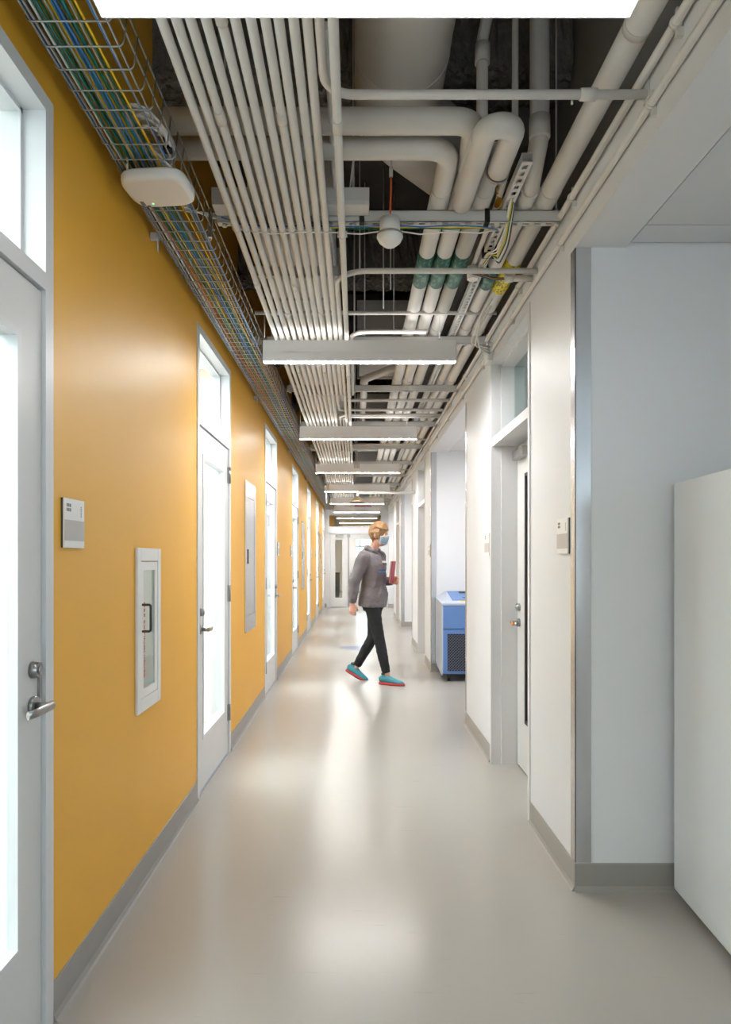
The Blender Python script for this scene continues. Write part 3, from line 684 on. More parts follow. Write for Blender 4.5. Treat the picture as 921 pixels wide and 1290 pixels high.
# steel channel trapezes
def strut_mesh(b, x0, x1, y, z0, w_=.041, h=.052):
    b.box(x0, x1, y-w_/2, y-w_/2+.003, z0, z0+h); b.box(x0, x1, y+w_/2-.003, y+w_/2, z0, z0+h); b.box(x0, x1, y-w_/2, y+w_/2, z0+h-.003, z0+h)
    b.box(x0, x1, y-w_/2, y-.007, z0, z0+.003); b.box(x0, x1, y+.007, y+w_/2, z0, z0+.003)
    x = x0
    while x < x1: b.box(x, min(x+.022, x1), y-.007, y+.007, z0, z0+.003); x += .05
TY = [1.47, 2.995, 4.68, 5.99, 7.57, 9.1, 10.65, 12.2, 13.7, 15.2, 16.7, 17.8]
for k, yy in enumerate(TY):
    xl = -.60
    t = thing('channel_trapeze', f'slotted white steel channel hung across the corridor, {ORD[k]} from the camera', 'channel', (.14, yy, 2.805), 'pipe trapezes')
    b = B(); strut_mesh(b, xl, .885, yy, 2.812, h=.050); b.build('channel', M_strut, t)
    for xx in (xl+.03, -.012, .868):
        r_ = B(); r_.cyl((xx, yy, 2.80), (xx, yy, DECK), .0045, 8); r_.cyl((xx, yy, 2.800), (xx, yy, 2.811), .010, 6); r_.cyl((xx, yy, 2.862), (xx, yy, 2.874), .010, 6)
        r_.build('threaded_rod', M_hw if False else M_strut, t)
    if k < 7:
        for i in range(13):
            if i == 11 and k == 1: continue
            c = B(); z = ZC if i != 12 else ZC-.030
            c.box(CX[i]-.021, CX[i]+.021, yy-.008, yy+.008, z-.003, z+.018); c.cyl((CX[i], yy-.007, z), (CX[i], yy+.007, z), .0168, 10); c.build('clamp', M_strut, t)
# wireway beside the first trapeze
t = thing('wireway', 'wide white steel wireway crossing above the conduit bundle at the first channel', 'wireway', (-.27, 2.93, 2.83))
b = B(); b.box(-.60, .055, 2.87, 2.965, 2.832, 2.900, .002); b.build('duct_body', M_strut, t); B().box(-.60, .055, 2.866, 2.870, 2.85, 2.902).build('cover', M_strut, t)
# second short channel with bolt behind the bundle
t = thing('short_channel', 'short slotted steel channel with a hanging bolt above the conduit bundle', 'channel', (-.35, 3.85, 2.93))
b = B(); strut_mesh(b, -.57, -.10, 3.85, 2.93); b.build('channel', M_strut, t); B().cyl((-.54, 3.85, 2.88), (-.54, 3.85, 3.2), .005, 8).build('threaded_rod', M_strut, t)
B().cyl((-.13, 3.85, 2.9), (-.13, 3.85, DECK), .005, 8).build('threaded_rod', M_strut, t)
B().cyl((-.54, 3.85, 3.1), (-.54, 3.85, DECK), .005, 8).build('threaded_rod', M_strut, t)

# insulated pipes
ZP = CAMH+1.545
def pipe(lab, pts, r, m=M_grille, bends=.09, seg=20):
    t = thing('insulated_pipe', lab, 'pipe', pts[0], 'insulated pipes')
    B().tube(bend(pts, bends, 7), r, seg).build('insulation', m, t); return t
PX = [.357, .447, .538]; names = ['white insulated pipe with a green band, nearest the bundle, turning toward the yellow wall', 'middle white insulated pipe with a green band, linked by a U bend', 'white insulated pipe with a green band, farthest from the bundle of the three']
R1 = .040
P1 = pipe(names[0], [(-.86, 2.60, ZP), (PX[0], 2.60, ZP), (PX[0], YE, ZP)], R1, bends=.085)
P2 = pipe(names[1], [(PX[1], 2.45, ZP-.045), (PX[1], 2.80, ZP), (PX[1], YE, ZP)], R1, bends=.1)
P3 = pipe(names[2], [(PX[2], 2.62, ZP), (PX[2], YE, ZP)], R1)
U = pipe('white insulated U bend joining two pipes near the brass tag', [(PX[1]+.005, 2.95, ZP-.03), (PX[1]+.005, 2.375, ZP-.055), (PX[2]+.01, 2.375, ZP-.055), (PX[2]+.01, 2.66, ZP-.05)], R1+.001, bends=.058)
cross = pipe('white insulated pipe running from the yellow wall into the U bend', [(-.86, 2.47, ZP+.02), (PX[1]-.02, 2.47, ZP+.02), (PX[1], 2.75, ZP+.01)], .044, bends=.07)
P4x, P5x = .730, .817
P4 = pipe('white insulated pipe rising to the deck beside the yellow-labelled pipe', [(.707, 2.66, DECK), (.707, 2.66, ZP+.08), (P4x, 2.90, ZP), (P4x, YE, ZP)], .037, bends=.06)
P5 = pipe('long straight white insulated pipe with the yellow label, beside the white fascia', [(P5x, YB, ZP), (P5x, YE, ZP)], .042)
for P_, px, r_ in ((P1, PX[0], R1), (P2, PX[1], R1), (P3, PX[2], R1), (P4, P4x, .037), (P5, P5x, .042)):
    for k, yy in enumerate(TY[1:]):
        if yy < 2.9: continue
        B().tube([(px, yy-.11, ZP), (px, yy+.11, ZP)], r_+.003, 20).build('saddle', M_grille, P_)
    ya, yb = (3.47, 3.85) if r_ == R1 else (3.62, 3.88)
    if P_ is P5: B().tube([(px, 3.55, ZP), (px, 3.93, ZP)], r_+.002, 20).build('yellow_label', M_yelp, P_)
    else: B().tube([(px, ya, ZP), (px, yb, ZP)], r_+.002, 20).build('green_band', M_greenp, P_)
for yy in (1.2, 2.0):
    B().tube([(P5x, yy-.012, ZP), (P5x, yy+.012, ZP)], .0435, 20).build('joint_tape', M_duct, P5)
# brass tag with ring at the end of the U bend
t = thing('brass_tag', 'round brass tag hanging on a chain at the capped pipe end', 'tag', (PX[2]+.01, 2.70, ZP-.10))
B().tube([(PX[2]+.01, 2.665, ZP-.05), (PX[2]+.01, 2.68, ZP-.05)], .045, 20).build('steel_ring', M_hw, t)
c = B()
for k in range(5): c.ball((PX[2]+.01, 2.675, ZP-.095-.012*k), .004, u=8, v=6)
c.build('chain', M_brass, t)
B().cyl((PX[2]+.01, 2.670, ZP-.168), (PX[2]+.016, 2.674, ZP-.168), .020, 20).build('disc', M_brass, t)
# bare risers
t = thing('riser_pipe', 'bare grey riser pipe with a bolted elbow near the brass tag', 'pipe', (.50, 2.72, 3.0), 'riser pipes')
B().tube(bend([(.497, 2.72, ZP), (.497, 2.72, 3.40), (.60, 2.62, DECK)], .05, 5), .023, 16).build('tube', M_grille, t)
B().cyl((.497, 2.72, 3.31), (.499, 2.72, 3.385), .030, 16).build('coupling', M_grille, t)
t = thing('riser_conduit', 'thin riser conduit dropping beside the slotted upright channel', 'conduit', (.62, 2.7, 3.0), 'riser pipes')
B().tube(bend([(.622, 2.70, DECK), (.622, 2.70, ZP+.08), (.605, 2.95, ZP-.02), (.61, 3.6, ZP-.02)], .05, 5), .013, 12).build('tube', M_conduit, t)
B().cyl((.622, 2.70, 3.0), (.622, 2.70, 3.04), .018, 12).build('coupling', M_conduit, t)
B().cyl((.707, 2.66, 2.98), (.707, 2.66, 3.06), .040, 20).build('coupling', M_grille, P4)
# slotted support running along the corridor with cables
t = thing('slotted_support', 'slotted white channel running lengthwise between the pipes with cables on it', 'channel', (.645, 3.6, 2.87))
b = B(); x_ = .650
b.box(x_-.021, x_-.018, 2.62, YE, 2.868, 2.90); b.box(x_+.018, x_+.021, 2.62, YE, 2.868, 2.90); b.box(x_-.021, x_-.009, 2.62, YE, 2.865, 2.868); b.box(x_+.009, x_+.021, 2.62, YE, 2.865, 2.868)
b.box(x_-.021, x_+.021, 2.62, YE, 2.898, 2.900)
y = 2.62
while y < YE: b.box(x_-.009, x_+.009, y, y+.022, 2.865, 2.868); y += .048
b.build('channel', M_strut, t)
cc = [((235, 233, 230), 'white_cable'), ((235, 233, 230), 'white_cable'), ((228, 200, 40), 'yellow_cable'), ((20, 110, 80), 'green_cable'), ((235, 233, 230), 'white_cable'), ((60, 60, 62), 'black_cable')]
for k, (c_, nm) in enumerate(cc):
    o = B().tube(bend([(.655+.006*(k-2), 2.80+.02*k, 2.91), (.66+.004*(k-2), 3.04, 2.80-.012*k), (.655+.006*(k-2), 3.16+.02*k, 2.775-.006*k), (.645+.006*(k-2), 3.34, 2.835), (.640+.005*(k-2), 3.5, 2.855)], .12, 6), .0035, 6).build(nm, mat(nm, c_, .45))
    tag(o, f'{nm.replace("_", " ")} looping below the first steel channel beside the black strap, {ORD[k]} of the bunch', 'cable', 'cables looping under the channel')
for (xx, yy, zz, hw, lab) in ((.655, 3.40, 2.862, .036, 'black hook-and-loop strap around the cables on the slotted channel'),):
    o = B().box(xx-hw, xx+hw, yy-.01, yy+.01, zz-.022, zz+.045, .004).build('black_strap', M_black); tag(o, lab, 'strap')
for k, (xx, lab) in enumerate(((.565, 'black strap wrapped around the first channel between the pipes'), (.025, 'black strap wrapped around the first channel beside the white sensor'))):
    o = B().box(xx-.011, xx+.011, 2.968, 3.022, 2.806, 2.868, .003).build('black_strap', M_black); tag(o, lab, 'strap')
# coloured wires draped under the first channel
for k, (c_, nm, sag) in enumerate((((40, 110, 190), 'blue_cable', .012), ((228, 190, 30), 'yellow_cable', .008), ((20, 110, 80), 'green_cable', .006), ((235, 233, 230), 'white_cable', .022))):
    pts = [(-.58+.002*k, 2.97+.012*k, 2.83)]+[(-.50+i*.13, 2.985+.009*k, 2.806-sag*abs(math.sin(i*1.3+k))-.003*k) for i in range(9)]+[(.62, 3.02, 2.80)]
    o = B().tube(pts, .0032, 6).build(nm, mat(nm, c_, .45)); tag(o, f'{nm.replace("_", " ")} draped beneath the first steel channel', 'cable', 'cables draped under the channel')

# large round duct with elbow
t = thing('round_duct', 'large grey-white round spiral duct bending away above the pipes', 'duct', (.2, 1.5, 3.35), 'large ducts')
B().tube(bend([(.172, YB, 3.27), (.172, 2.97, 3.27), (.62, 3.50, 3.27)], .35, 10), .178, 40).build('duct_shell', M_duct, t)
for yy in (.75, 1.5, 2.15, 2.58): B().tube([(.172, yy-.006, 3.27), (.172, yy+.006, 3.27)], .1805, 40).build('seam', M_duct, t)
t = thing('round_duct', 'dark ribbed flexible duct running above the three green-banded pipes', 'duct', (.74, 5, 3.3), 'large ducts')
pts, rr = [], []
y = 3.1
while y < 9: pts += [(.75, y, 3.30), (.75, y+.05, 3.30)]; rr += [.088, .094]; y += .1
B().tube(pts, 0, 20, radii=rr).build('duct_shell', M_flex, t)
def box_duct(lab, x0, x1, y0, y1, z0, z1):
    t = thing('rectangular_duct', lab, 'duct', ((x0+x1)/2, (y0+y1)/2, z0), 'large ducts')
    B().box(x0, x1, y0, y1, z0, z1, .003).build('duct_shell', M_duct, t)
    for k in range(int((y1-y0)/1.2)+1):
        y = y0+.01+k*1.2
        if y+.03 < y1: B().box(x0-.02, x1+.02, y, y+.03, z0-.02, z1+.02).build('flange', M_duct, t)
box_duct('long pale rectangular duct above the conduit bundle', -.525, -.13, 3.45, 18.5, 3.12, 3.44)
box_duct('pale rectangular duct crossing above the second pendant light', .03, .52, 5.6, 6.9, 3.16, 3.44)
box_duct('pale rectangular duct high over the third pendant light', .03, .62, 8.6, 9.6, 3.08, 3.40)
box_duct('pale rectangular duct high over the fifth pendant light', .03, .82, 13.0, 14.4, 3.08, 3.40)
t = thing('elbow_pipe', 'white drain pipe with an elbow beyond the second pendant light', 'pipe', (.06, 7, 2.97))
B().tube(bend([(.92, 5.5, 3.16), (.45, 5.95, 3.05), (.075, 6.3, 3.0), (.075, 8.3, 3.0), (.60, 8.3, 3.0)], .09, 6), .034, 18).build('tube', M_grille, t)
B().tube([(.075, 6.42, 3.0), (.075, 6.48, 3.0)], .040, 18).build('coupling', M_grille, t)
for k, (yy, zz, r_) in enumerate(((5.35, 3.05, .03), (10.2, 2.98, .03), (13.4, 2.98, .03), (16.1, 2.98, .03))):
    t = thing('cross_pipe', f'white pipe crossing high above the bundle, {ORD[k]} of its kind', 'pipe', (0, yy, zz), 'high crossing pipes')
    B().tube([(-.86, yy, zz), (XR+.05, yy, zz)], r_, 16).build('tube', M_grille, t); B().tube([(.0, yy, zz), (.06, yy, zz)], r_+.006, 16).build('coupling', M_grille, t)
# sprayed fireproof beams
def rough_beam(yy, k):
    b = B(); nx = 90; pr = [(-.13, DECK), (-.13, 3.52), (-.10, 3.48), (-.03, 3.47), (.04, 3.47), (.10, 3.48), (.13, 3.52), (.13, DECK)]
    # refine profile
    pf = []
    for i in range(len(pr)-1):
        for q in range(5): pf.append((pr[i][0]+(pr[i+1][0]-pr[i][0])*q/5, pr[i][1]+(pr[i+1][1]-pr[i][1])*q/5))
    pf.append(pr[-1]); rows = []
    for i in range(nx+1):
        x = XL+(XR+.05-XL)*i/nx
        rows.append([b.bm.verts.new((x, yy+p[0]+random.uniform(-.014, .014), p[1]+(random.uniform(-.014, .014) if p[1] < DECK-.01 else 0))) for p in pf])
    for i in range(nx):
        for j in range(len(pf)-1): b.bm.faces.new((rows[i][j], rows[i+1][j], rows[i+1][j+1], rows[i][j+1]))
    o = b.build('beam', M_fire); tag(o, f'rough sprayed fireproof ceiling beam, {ORD[k]} from the camera', 'beam', 'fireproofed beams')
for k, yy in enumerate((1.05, 3.15, 5.35, 7.5, 9.7, 11.9, 14.1, 16.3)): rough_beam(yy, k)
for k, yy in enumerate((2.0, 4.15, 6.3, 8.45, 10.42, 12.38, 14.9)):
    b = B()
    for dy, z0, z1, h in ((0, DECK-.20, DECK-.19, .06),): b.box(XL, XR+.05, yy-h, yy+h, z0, z1)
    b.box(XL, XR+.05, yy-.006, yy+.006, DECK-.19, DECK-.001); b.box(XL, XR+.05, yy-.06, yy+.06, DECK-.01, DECK-.001)
    o = b.build('joist', M_deck); tag(o, f'dark steel joist under the deck, {ORD[k]} from the camera', 'joist', 'deck joists')
# extra hanger rods
for k, (xx, yy) in enumerate(((.02, 3.75), (.17, 4.3), (.2, 4.0), (.06, 4.75), (.26, 4.75))):
    o = B().cyl((xx, yy, 2.86 if k > 2 else 2.92), (xx, yy, DECK), .004, 8).build('hanger_rod', M_strut); tag(o, f'thin steel hanger rod in the open ceiling bay before the second light, {ORD[k]} of five', 'rod', 'hanger rods')
# ceiling sensor
t = thing('ceiling_sensor', 'white dome sensor hanging under the first steel channel with an orange-tipped lead', 'sensor', (.145, 2.95, 2.69))
b = B(); b.tube([(.145, 2.955, 2.815), (.145, 2.955, 2.745)], 0, 28, radii=[.042, .045]); b.build('base', M_wpl, t)
b = B(); b.tube([(.145, 2.955, 2.745), (.145, 2.955, 2.735), (.145, 2.955, 2.715), (.145, 2.955, 2.697), (.145, 2.955, 2.690)], 0, 28, radii=[.052, .056, .046, .024, .006]); b.build('lens_dome', M_wpl, t)
b = B(); b.tube([(.145, 2.955, 2.749), (.145, 2.955, 2.743)], .0555, 28); b.build('bezel', M_hw, t)
B().box(.137, .153, 2.86, 2.875, 2.945, 2.985, .003).build('plug', M_wpl, t)
B().tube([(.145, 2.867, 2.945), (.146, 2.875, 2.90), (.145, 2.90, 2.86), (.145, 2.935, 2.82)], .004, 8).build('orange_lead', mat('orange_lead', (222, 96, 50), .5), t)
for k in range(2):
    B().tube(bend([(.143+.004*k, 2.867, 2.985), (.143+.004*k, 2.867, 3.12+.01*k), (.0+.01*k, 2.86, 3.13+.012*k), (-.03, 2.9, 2.88)], .07, 8), .0025, 6).build('looped_cable', M_wpl, t)

# ================================================================== basket cable tray
ZT = CAMH+1.38; TX0, TX1 = -.849, -.628; TH = .095; SP = .0877
t = thing('cable_tray', 'wire basket cable tray running along the top of the yellow wall', 'cable tray', (-.74, 8, ZT))
for xx in (-.826, -.772, -.713, -.661):
    B().tube([(xx, -1.5, ZT+.004), (xx, YE, ZT+.004)], .0026, 6).build('long_wire', M_wire, t)
for (xx, zz) in ((TX1+.004, ZT+.045), (TX1+.010, ZT+TH), (TX0-.002, ZT+.045), (TX0-.004, ZT+TH), (TX0+.012, ZT+.004), (TX1-.012, ZT+.004)):
    B().tube([(xx, -1.5, zz), (xx, YE, zz)], .0026, 6).build('long_wire', M_wire, t)
y = 1.2845*1.38-SP*14
first = None
prof_ = bend([(TX0-.006, 0, ZT+TH), (TX0+.002, 0, ZT), (TX1, 0, ZT), (TX1+.012, 0, ZT+TH)], .015, 3)
while y < YE:
    if first is None:
        first = B().tube([(p.x, y, p.z) for p in prof_], .0026, 6).build('cross_wire', M_wire, t)
    else:
        c = first.copy(); COL.objects.link(c); c.parent = t; c.location = first.location+Vector((0, y-yf, 0))
    if first and not 'yf' in globals(): yf = y
    y += SP
# splice brackets
for yy in (2.95, 5.95, 8.95, 11.95):
    b = B(); b.box(TX1-.005, TX1+.012, yy, yy+.015, ZT-.005, ZT+.12, .002); b.cyl((TX1+.012, yy+.008, ZT+.03), (TX1+.024, yy+.008, ZT+.03), .006, 6); b.build('splice_bracket', M_hw, t)
    b = B(); b.box(TX0-.04, TX0-.005, yy+.03, yy+.05, ZT+.0, ZT+.03); b.cyl((TX0-.01, yy+.04, ZT-.05), (TX0-.01, yy+.04, ZT+.01), .004, 6); b.build('support_bracket', M_strut, t)
colr = {'yellow': (240, 196, 24), 'blue': (56, 128, 206), 'green': (10, 120, 92), 'teal': (16, 128, 128), 'grey': (150, 152, 156), 'white': (226, 226, 230), 'orange': (236, 130, 92), 'dark': (66, 68, 74)}
seq = ['blue', 'blue', 'dark', 'yellow', 'white', 'grey', 'orange', 'green', 'green', 'teal', 'green', 'yellow', 'yellow', 'blue', 'blue', 'grey', 'blue', 'teal', 'green', 'yellow', 'green', 'blue', 'yellow', 'green', 'yellow', 'blue']
base = [-.842, -.838, -.832, -.826, -.820, -.815, -.808, -.802, -.797, -.792, -.787, -.782, -.776, -.770, -.765, -.760, -.754, -.749, -.744, -.738, -.733, -.727, -.712, -.722, -.690, -.662]
cnt = {}
for k, c_ in enumerate(seq):
    pts = []; ph = random.uniform(0, 6.28); y = -1.5; j = 0
    sec = (k % 4)*.0062
    while y < YE:
        x = base[k]+.008*math.sin(y*.9+ph)+.005*math.sin(y*2.3+ph*2)
        if c_ == 'orange' and y > 2.6: x -= .0
        if y > 2.7 and k > 6: x += .035*min(1, (y-2.7)/.8)*(1 if k < 22 else .2)
        x = max(TX0+.004, min(TX1-.006, x))
        pts.append((x, y, ZT+.010+sec+.002*math.sin(y*3+ph))); y += .16; j += 1
    o = B().tube(pts, .0032 if k < 24 else .0036, 6).build('data_cable', mat('cable_'+c_, colr[c_], .4))
    cnt[c_] = cnt.get(c_, 0)+1
    nm = {'dark': 'charcoal'}.get(c_, c_)
    tag(o, f'{nm} data cable in the basket tray, {ORD[cnt[c_]-1]} {nm} one from the yellow wall', 'cable', 'data cables in the basket tray')
# coils of white cable lying in the tray
for k in range(3):
    pts = []
    n = 66
    for i in range(n+1):
        a_ = i/n*2*PI*3; r_ = 1+.05*math.sin(a_*1.7+k)
        pts.append((-.700+.062*r_*math.cos(a_), 2.30+.05*k+.15*r_*math.sin(a_)*.8, ZT+.045+.010*math.sin(a_*.5+k)+.008*k))
    o = B().tube(pts, .0034, 6).build('cable_coil', mat('cable_white', colr['white'], .4)); tag(o, f'white cable coiled in the basket tray above the access point, {["lowest", "middle", "topmost"][k]} coil', 'cable', 'white cable coils')
o = B().box(-.668, -.640, 2.38, 2.41, ZT+.03, ZT+.09, .004).build('cable_tie', M_black); tag(o, 'black hook-and-loop tie around the white cable coils', 'tie')
for k in range(3):
    o = B().tube(bend([(-.70, 2.80+.02*k, ZT+.05), (-.62, 2.98, ZT+.09+.01*k), (-.54, 3.0, ZT+.10+.01*k), (-.47, 2.99, ZT+.085)], .05, 6), .004, 6).build('drop_cable', M_wpl); tag(o, f'white flexible lead arching from the tray to the first channel, {["lower", "middle", "upper"][k]} one', 'cable', 'arching leads')
# wireless access point
t = thing('access_point', 'white rounded wireless access point with a green light hanging under the tray', 'access point', (-.715, 2.50, 2.69))
b = B(); n = 48
def sup(a_, e=.5): 
    c_, s_ = math.cos(a_), math.sin(a_); return math.copysign(abs(c_)**e, c_), math.copysign(abs(s_)**e, s_)
rings = []
for (zz, k_) in ((2.722, .90), (2.722, .97), (2.714, 1.0), (2.700, 1.0), (2.688, .98), (2.683, .93), (2.681, .85)):
    rings.append([b.bm.verts.new((-.715+.118*k_*sup(2*PI*i/n)[0], 2.50+.100*k_*sup(2*PI*i/n)[1], zz)) for i in range(n)])
for i in range(len(rings)-1):
    for j in range(n):
        f_ = b.bm.faces.new((rings[i][j], rings[i][(j+1) % n], rings[i+1][(j+1) % n], rings[i+1][j])); f_.smooth = True
b.bm.faces.new(rings[0]); b.bm.faces.new(rings[-1])
b.build('shell', M_wpl, t)
B().box(-.77, -.66, 2.46, 2.54, 2.722, 2.738).build('mounting_bracket', M_hw, t)
B().ball((-.762, 2.565, 2.6805), .004, (1, 1, .4), 10, 6).build('status_light', E_led, t)
B().box(-.806, -.792, 2.545, 2.575, 2.6800, 2.6812).build('printed_mark', M_ink, t)
B().box(-.790, -.778, 2.575, 2.585, 2.6800, 2.6812).build('printed_mark', M_ink, t)
B().tube(bend([(-.80, 2.43, 2.722), (-.79, 2.40, 2.775), (-.70, 2.39, 2.785), (-.63, 2.42, 2.72)], .05, 6), .004, 8).build('lead', M_wpl, t)
t.rotation_euler = (0, 0, math.radians(-6))

# ================================================================== emergency shower and small things far down
t = thing('emergency_shower', 'bronze-coloured emergency shower head on a long arm from the white wall', 'shower', (.02, 10.5, 2.2))
B().tube(bend([(XR, 10.5, 2.362), (.02, 10.5, 2.362), (.02, 10.5, 2.29)], .03, 5), .020, 14).build('supply_arm', M_grille, t)
B().tube([(.02, 10.5, 2.315), (.02, 10.5, 2.29), (.02, 10.5, 2.26), (.02, 10.5, 2.215)], 0, 24, radii=[.02, .035, .085, .125]).build('shower_head', mat('bronze_head', (150, 130, 105), .35, .6), t)
B().cyl((.02, 10.5, 2.212), (.02, 10.5, 2.214), .11, 24).build('spray_plate', M_dark, t)
t = thing('pull_handle', 'hanging pull handle for the emergency shower near the cable tray', 'handle', (-.45, 10.5, 2.2))
B().cyl((-.45, 10.5, 2.20), (-.45, 10.5, 2.44), .012, 10).build('rod', M_duct, t); B().cyl((-.45, 10.5, 2.42), (-.45, 10.5, 2.50), .035, 14).build('valve', mat('bronze_head', (150, 130, 105)), t)
B().cyl((-.45, 10.5, 2.50), (-.45, 10.5, ZC+.3), .006, 8).build('hanger', M_strut, t)
o = B().tube([(0, 10.56, 0), (0, 10.56, .0015)], .245, 48).build('floor_disc', mat('floor_disc_blue', (110, 122, 150), .3)); tag(o, 'dark blue-grey round safety marking on the floor under the shower', 'floor marking')
t = thing('ceiling_detector', 'small pale ceiling box hanging in front of the fourth pendant light', 'sensor', (.01, 9.6, 2.60))
B().box(-.03, .05, 9.57, 9.62, 2.62, 2.68, .004).build('box', M_duct, t); B().cyl((.01, 9.6, 2.68), (.01, 9.6, 3.475), .006, 8).build('stem', M_strut, t)
o = B().tube([(-.3, 18.9, 2.80), (.42, 18.9, 2.80)], .014, 10).build('red_pipe', M_red); tag(o, 'thin red pipe below the bulkhead over the end doors', 'pipe')

# ================================================================== walking person
def fuse(b, voxel, smooth=6, noise=0, nsize=.05):
    """fuse overlapping closed shapes into one continuous surface"""
    me = bpy.data.meshes.new('tmp'); bmesh.ops.recalc_face_normals(b.bm, faces=b.bm.faces); b.bm.to_mesh(me); b.bm.free()
    o = bpy.data.objects.new('tmp', me); COL.objects.link(o)
    r = o.modifiers.new('r', 'REMESH'); r.mode = 'VOXEL'; r.voxel_size = voxel; r.use_smooth_shade = True
    s_ = o.modifiers.new('s', 'SMOOTH'); s_.iterations = smooth; s_.factor = .5
    if noise:
        tx = bpy.data.textures.new('folds', 'CLOUDS'); tx.noise_scale = nsize; d = o.modifiers.new('d', 'DISPLACE'); d.texture = tx; d.strength = noise; d.mid_level = .5
    dg = bpy.context.evaluated_depsgraph_get(); out = bpy.data.meshes.new_from_object(o.evaluated_get(dg))
    bpy.data.objects.remove(o); out.materials.clear()
    return out
def put(name, me, m, root):
    me.materials.clear(); me.materials.append(m); me.name = name
    me.transform(Matrix.Translation(WORLD[root.name])); return link(name, me, root)
def person():
    root = thing('person', 'person in a grey hooded sweatshirt, black trousers and face mask walking across the corridor', 'person', (.20, 7.62, 0))
    skin = mat('skin', (214, 160, 138), .5, noise=.04, nscale=20)
    hx, hz = .062, 1.615       # head centre
    # joints (x forward, y left, z up)
    RS, RE, RW = (-.045, -.185, 1.385), (-.135, -.235, 1.115), (-.165, -.215, .875)
    LS, LE, LW = (-.01, .185, 1.385), (-.02, .245, 1.115), (.165, .130, 1.105)
    RH, RK, RA = (-.005, -.078, .90), (.095, -.085, .485), (.185, -.085, .092)
    LH, LK, LA = (-.02, .085, .90), (-.055, .085, .480), (-.262, .085, .128)
    b = B()
    # head: skull + jaw + nose + ears
    b.ball((hx-.010, 0, hz+.028), .1, (.98, .78, 1.00), 28, 20); b.ball((hx+.022, 0, hz-.045), .07, (.92, .80, 1.05), 22, 14)
    b.ball((hx+.055, 0, hz-.088), .026, (1, 1.1, .8), 14, 10)
    b.tube([(hx+.078, 0, hz+.018), (hx+.096, 0, hz-.014), (hx+.104, 0, hz-.030), (hx+.088, 0, hz-.038)], 0, 10, radii=[.008, .010, .013, .008])
    b.tube([(hx+.080, -.034, hz+.030), (hx+.087, 0, hz+.033), (hx+.080, .034, hz+.030)], .007, 8)
    for s_ in (-1, 1):
        b.tube([(hx-.006, s_*.075, hz+.026), (hx-.018, s_*.090, hz+.020), (hx-.016, s_*.088, hz-.008), (hx-.002, s_*.074, hz-.024)], 0, 8, radii=[.007, .010, .009, .006])
        b.ball((hx+.072, s_*.045, hz-.018), .022, (.8, 1, .9), 12, 8)
    b.tube([(hx+.082, -.020, hz-.060), (hx+.088, 0, hz-.060), (hx+.082, .020, hz-.060)], 0, 8, radii=[.004, .008, .004])
    b.tube([(-.030, 0, 1.40), (-.012, 0, 1.46), (.020, 0, 1.53), (.045, 0, 1.60)], 0, 18, radii=[(.060, .070), (.052, .054), (.052, .052), (.05, .05)], ref=(1, 0, 0))
    # torso under the clothes
    b.tube([(-.015, 0, .86), (-.015, 0, .95), (-.01, 0, 1.08), (-.01, 0, 1.22), (-.015, 0, 1.34), (-.02, 0, 1.42)], 0, 24, radii=[(.105, .150), (.105, .155), (.09, .130), (.10, .145), (.095, .165), (.055, .09)], ref=(1, 0, 0))
    for J in ((RS, RE, RW), (LS, LE, LW)):
        a, e, w_ = map(Vector, J); b.tube([a, (a+e)/2, e, (e+w_)/2, w_], 0, 14, radii=[.050, .045, .038, .036, .024])
    for J in ((RH, RK, RA), (LH, LK, LA)):
        a, e, w_ = map(Vector, J); b.tube([a, (a*.5+e*.5), e, (e*.6+w_*.4), w_], 0, 16, radii=[.082, .068, .050, .048, .032])
    # hands
    def hand(w0, d, side, palmn, curl):
        """w0 wrist, d direction of the palm, side: thumb side unit, palmn: palm normal (fingers curl that way)"""
        w0, d, side, pn = Vector(w0), Vector(d).normalized(), Vector(side).normalized(), Vector(palmn).normalized()
        b.tube([w0-d*.02, w0+d*.015, w0+d*.05, w0+d*.088], 0, 14, radii=[(.020, .024), (.016, .028), (.014, .038), (.011, .040)], ref=pn)
        for k, (of, ln) in enumerate(((.030, .072), (.010, .080), (-.010, .074), (-.029, .058))):
            p = w0+d*.082+side*of; q = p.copy(); pts = [p.copy()]; ang = .15+.04*k
            for sgm, f in enumerate((.45, .32, .23)):
                ang += curl*(1+.12*k); dd = d*math.cos(ang)+pn*math.sin(ang)+side*(of*.8); q = q+dd.normalized()*ln*f; pts.append(q.copy())
            b.tube(pts, 0, 8, radii=[.0095, .0090, .0082, .0065])
        th = w0+d*.022+side*.022; b.tube([th, th+side*.022+d*.022+pn*.008, th+side*.030+d*.048+pn*.016, th+side*.026+d*.070+pn*.022], 0, 8, radii=[.013, .0115, .010, .0075])
    fa = Vector(RW)-Vector(RE)
    hand(RW, fa+Vector((.01, 0, 0)), (1, 0, .1), (0, 1, 0), .30)
    hand(LW, (1, -.45, .12), (0, -.1, 1), (-.35, -1, 0), .42)
    me = fuse(b, .0048, 3); put('body', me, skin, root)
    # eyes and brows
    for s_ in (-1, 1):
        e = B().ball((hx+.072, s_*.032, hz+.012), .0125, (1, 1, .8), 14, 10).bm
        q = B(); q.bm.free(); q.bm = e; me = bpy.data.meshes.new('eye'); q.bm.to_mesh(me); q.bm.free(); eo = put('eye', me, mat('eye_white', (232, 230, 228), .2), root)
        q = B(); q.ball((hx+.082, s_*.032, hz+.012), .0055, (.6, 1, 1), 10, 8); me = bpy.data.meshes.new('iris'); q.bm.to_mesh(me); q.bm.free(); me.transform(Matrix.Translation(WORLD[root.name])); me.materials.append(mat('iris_brown', (60, 44, 36), .2)); link('iris', me, eo)
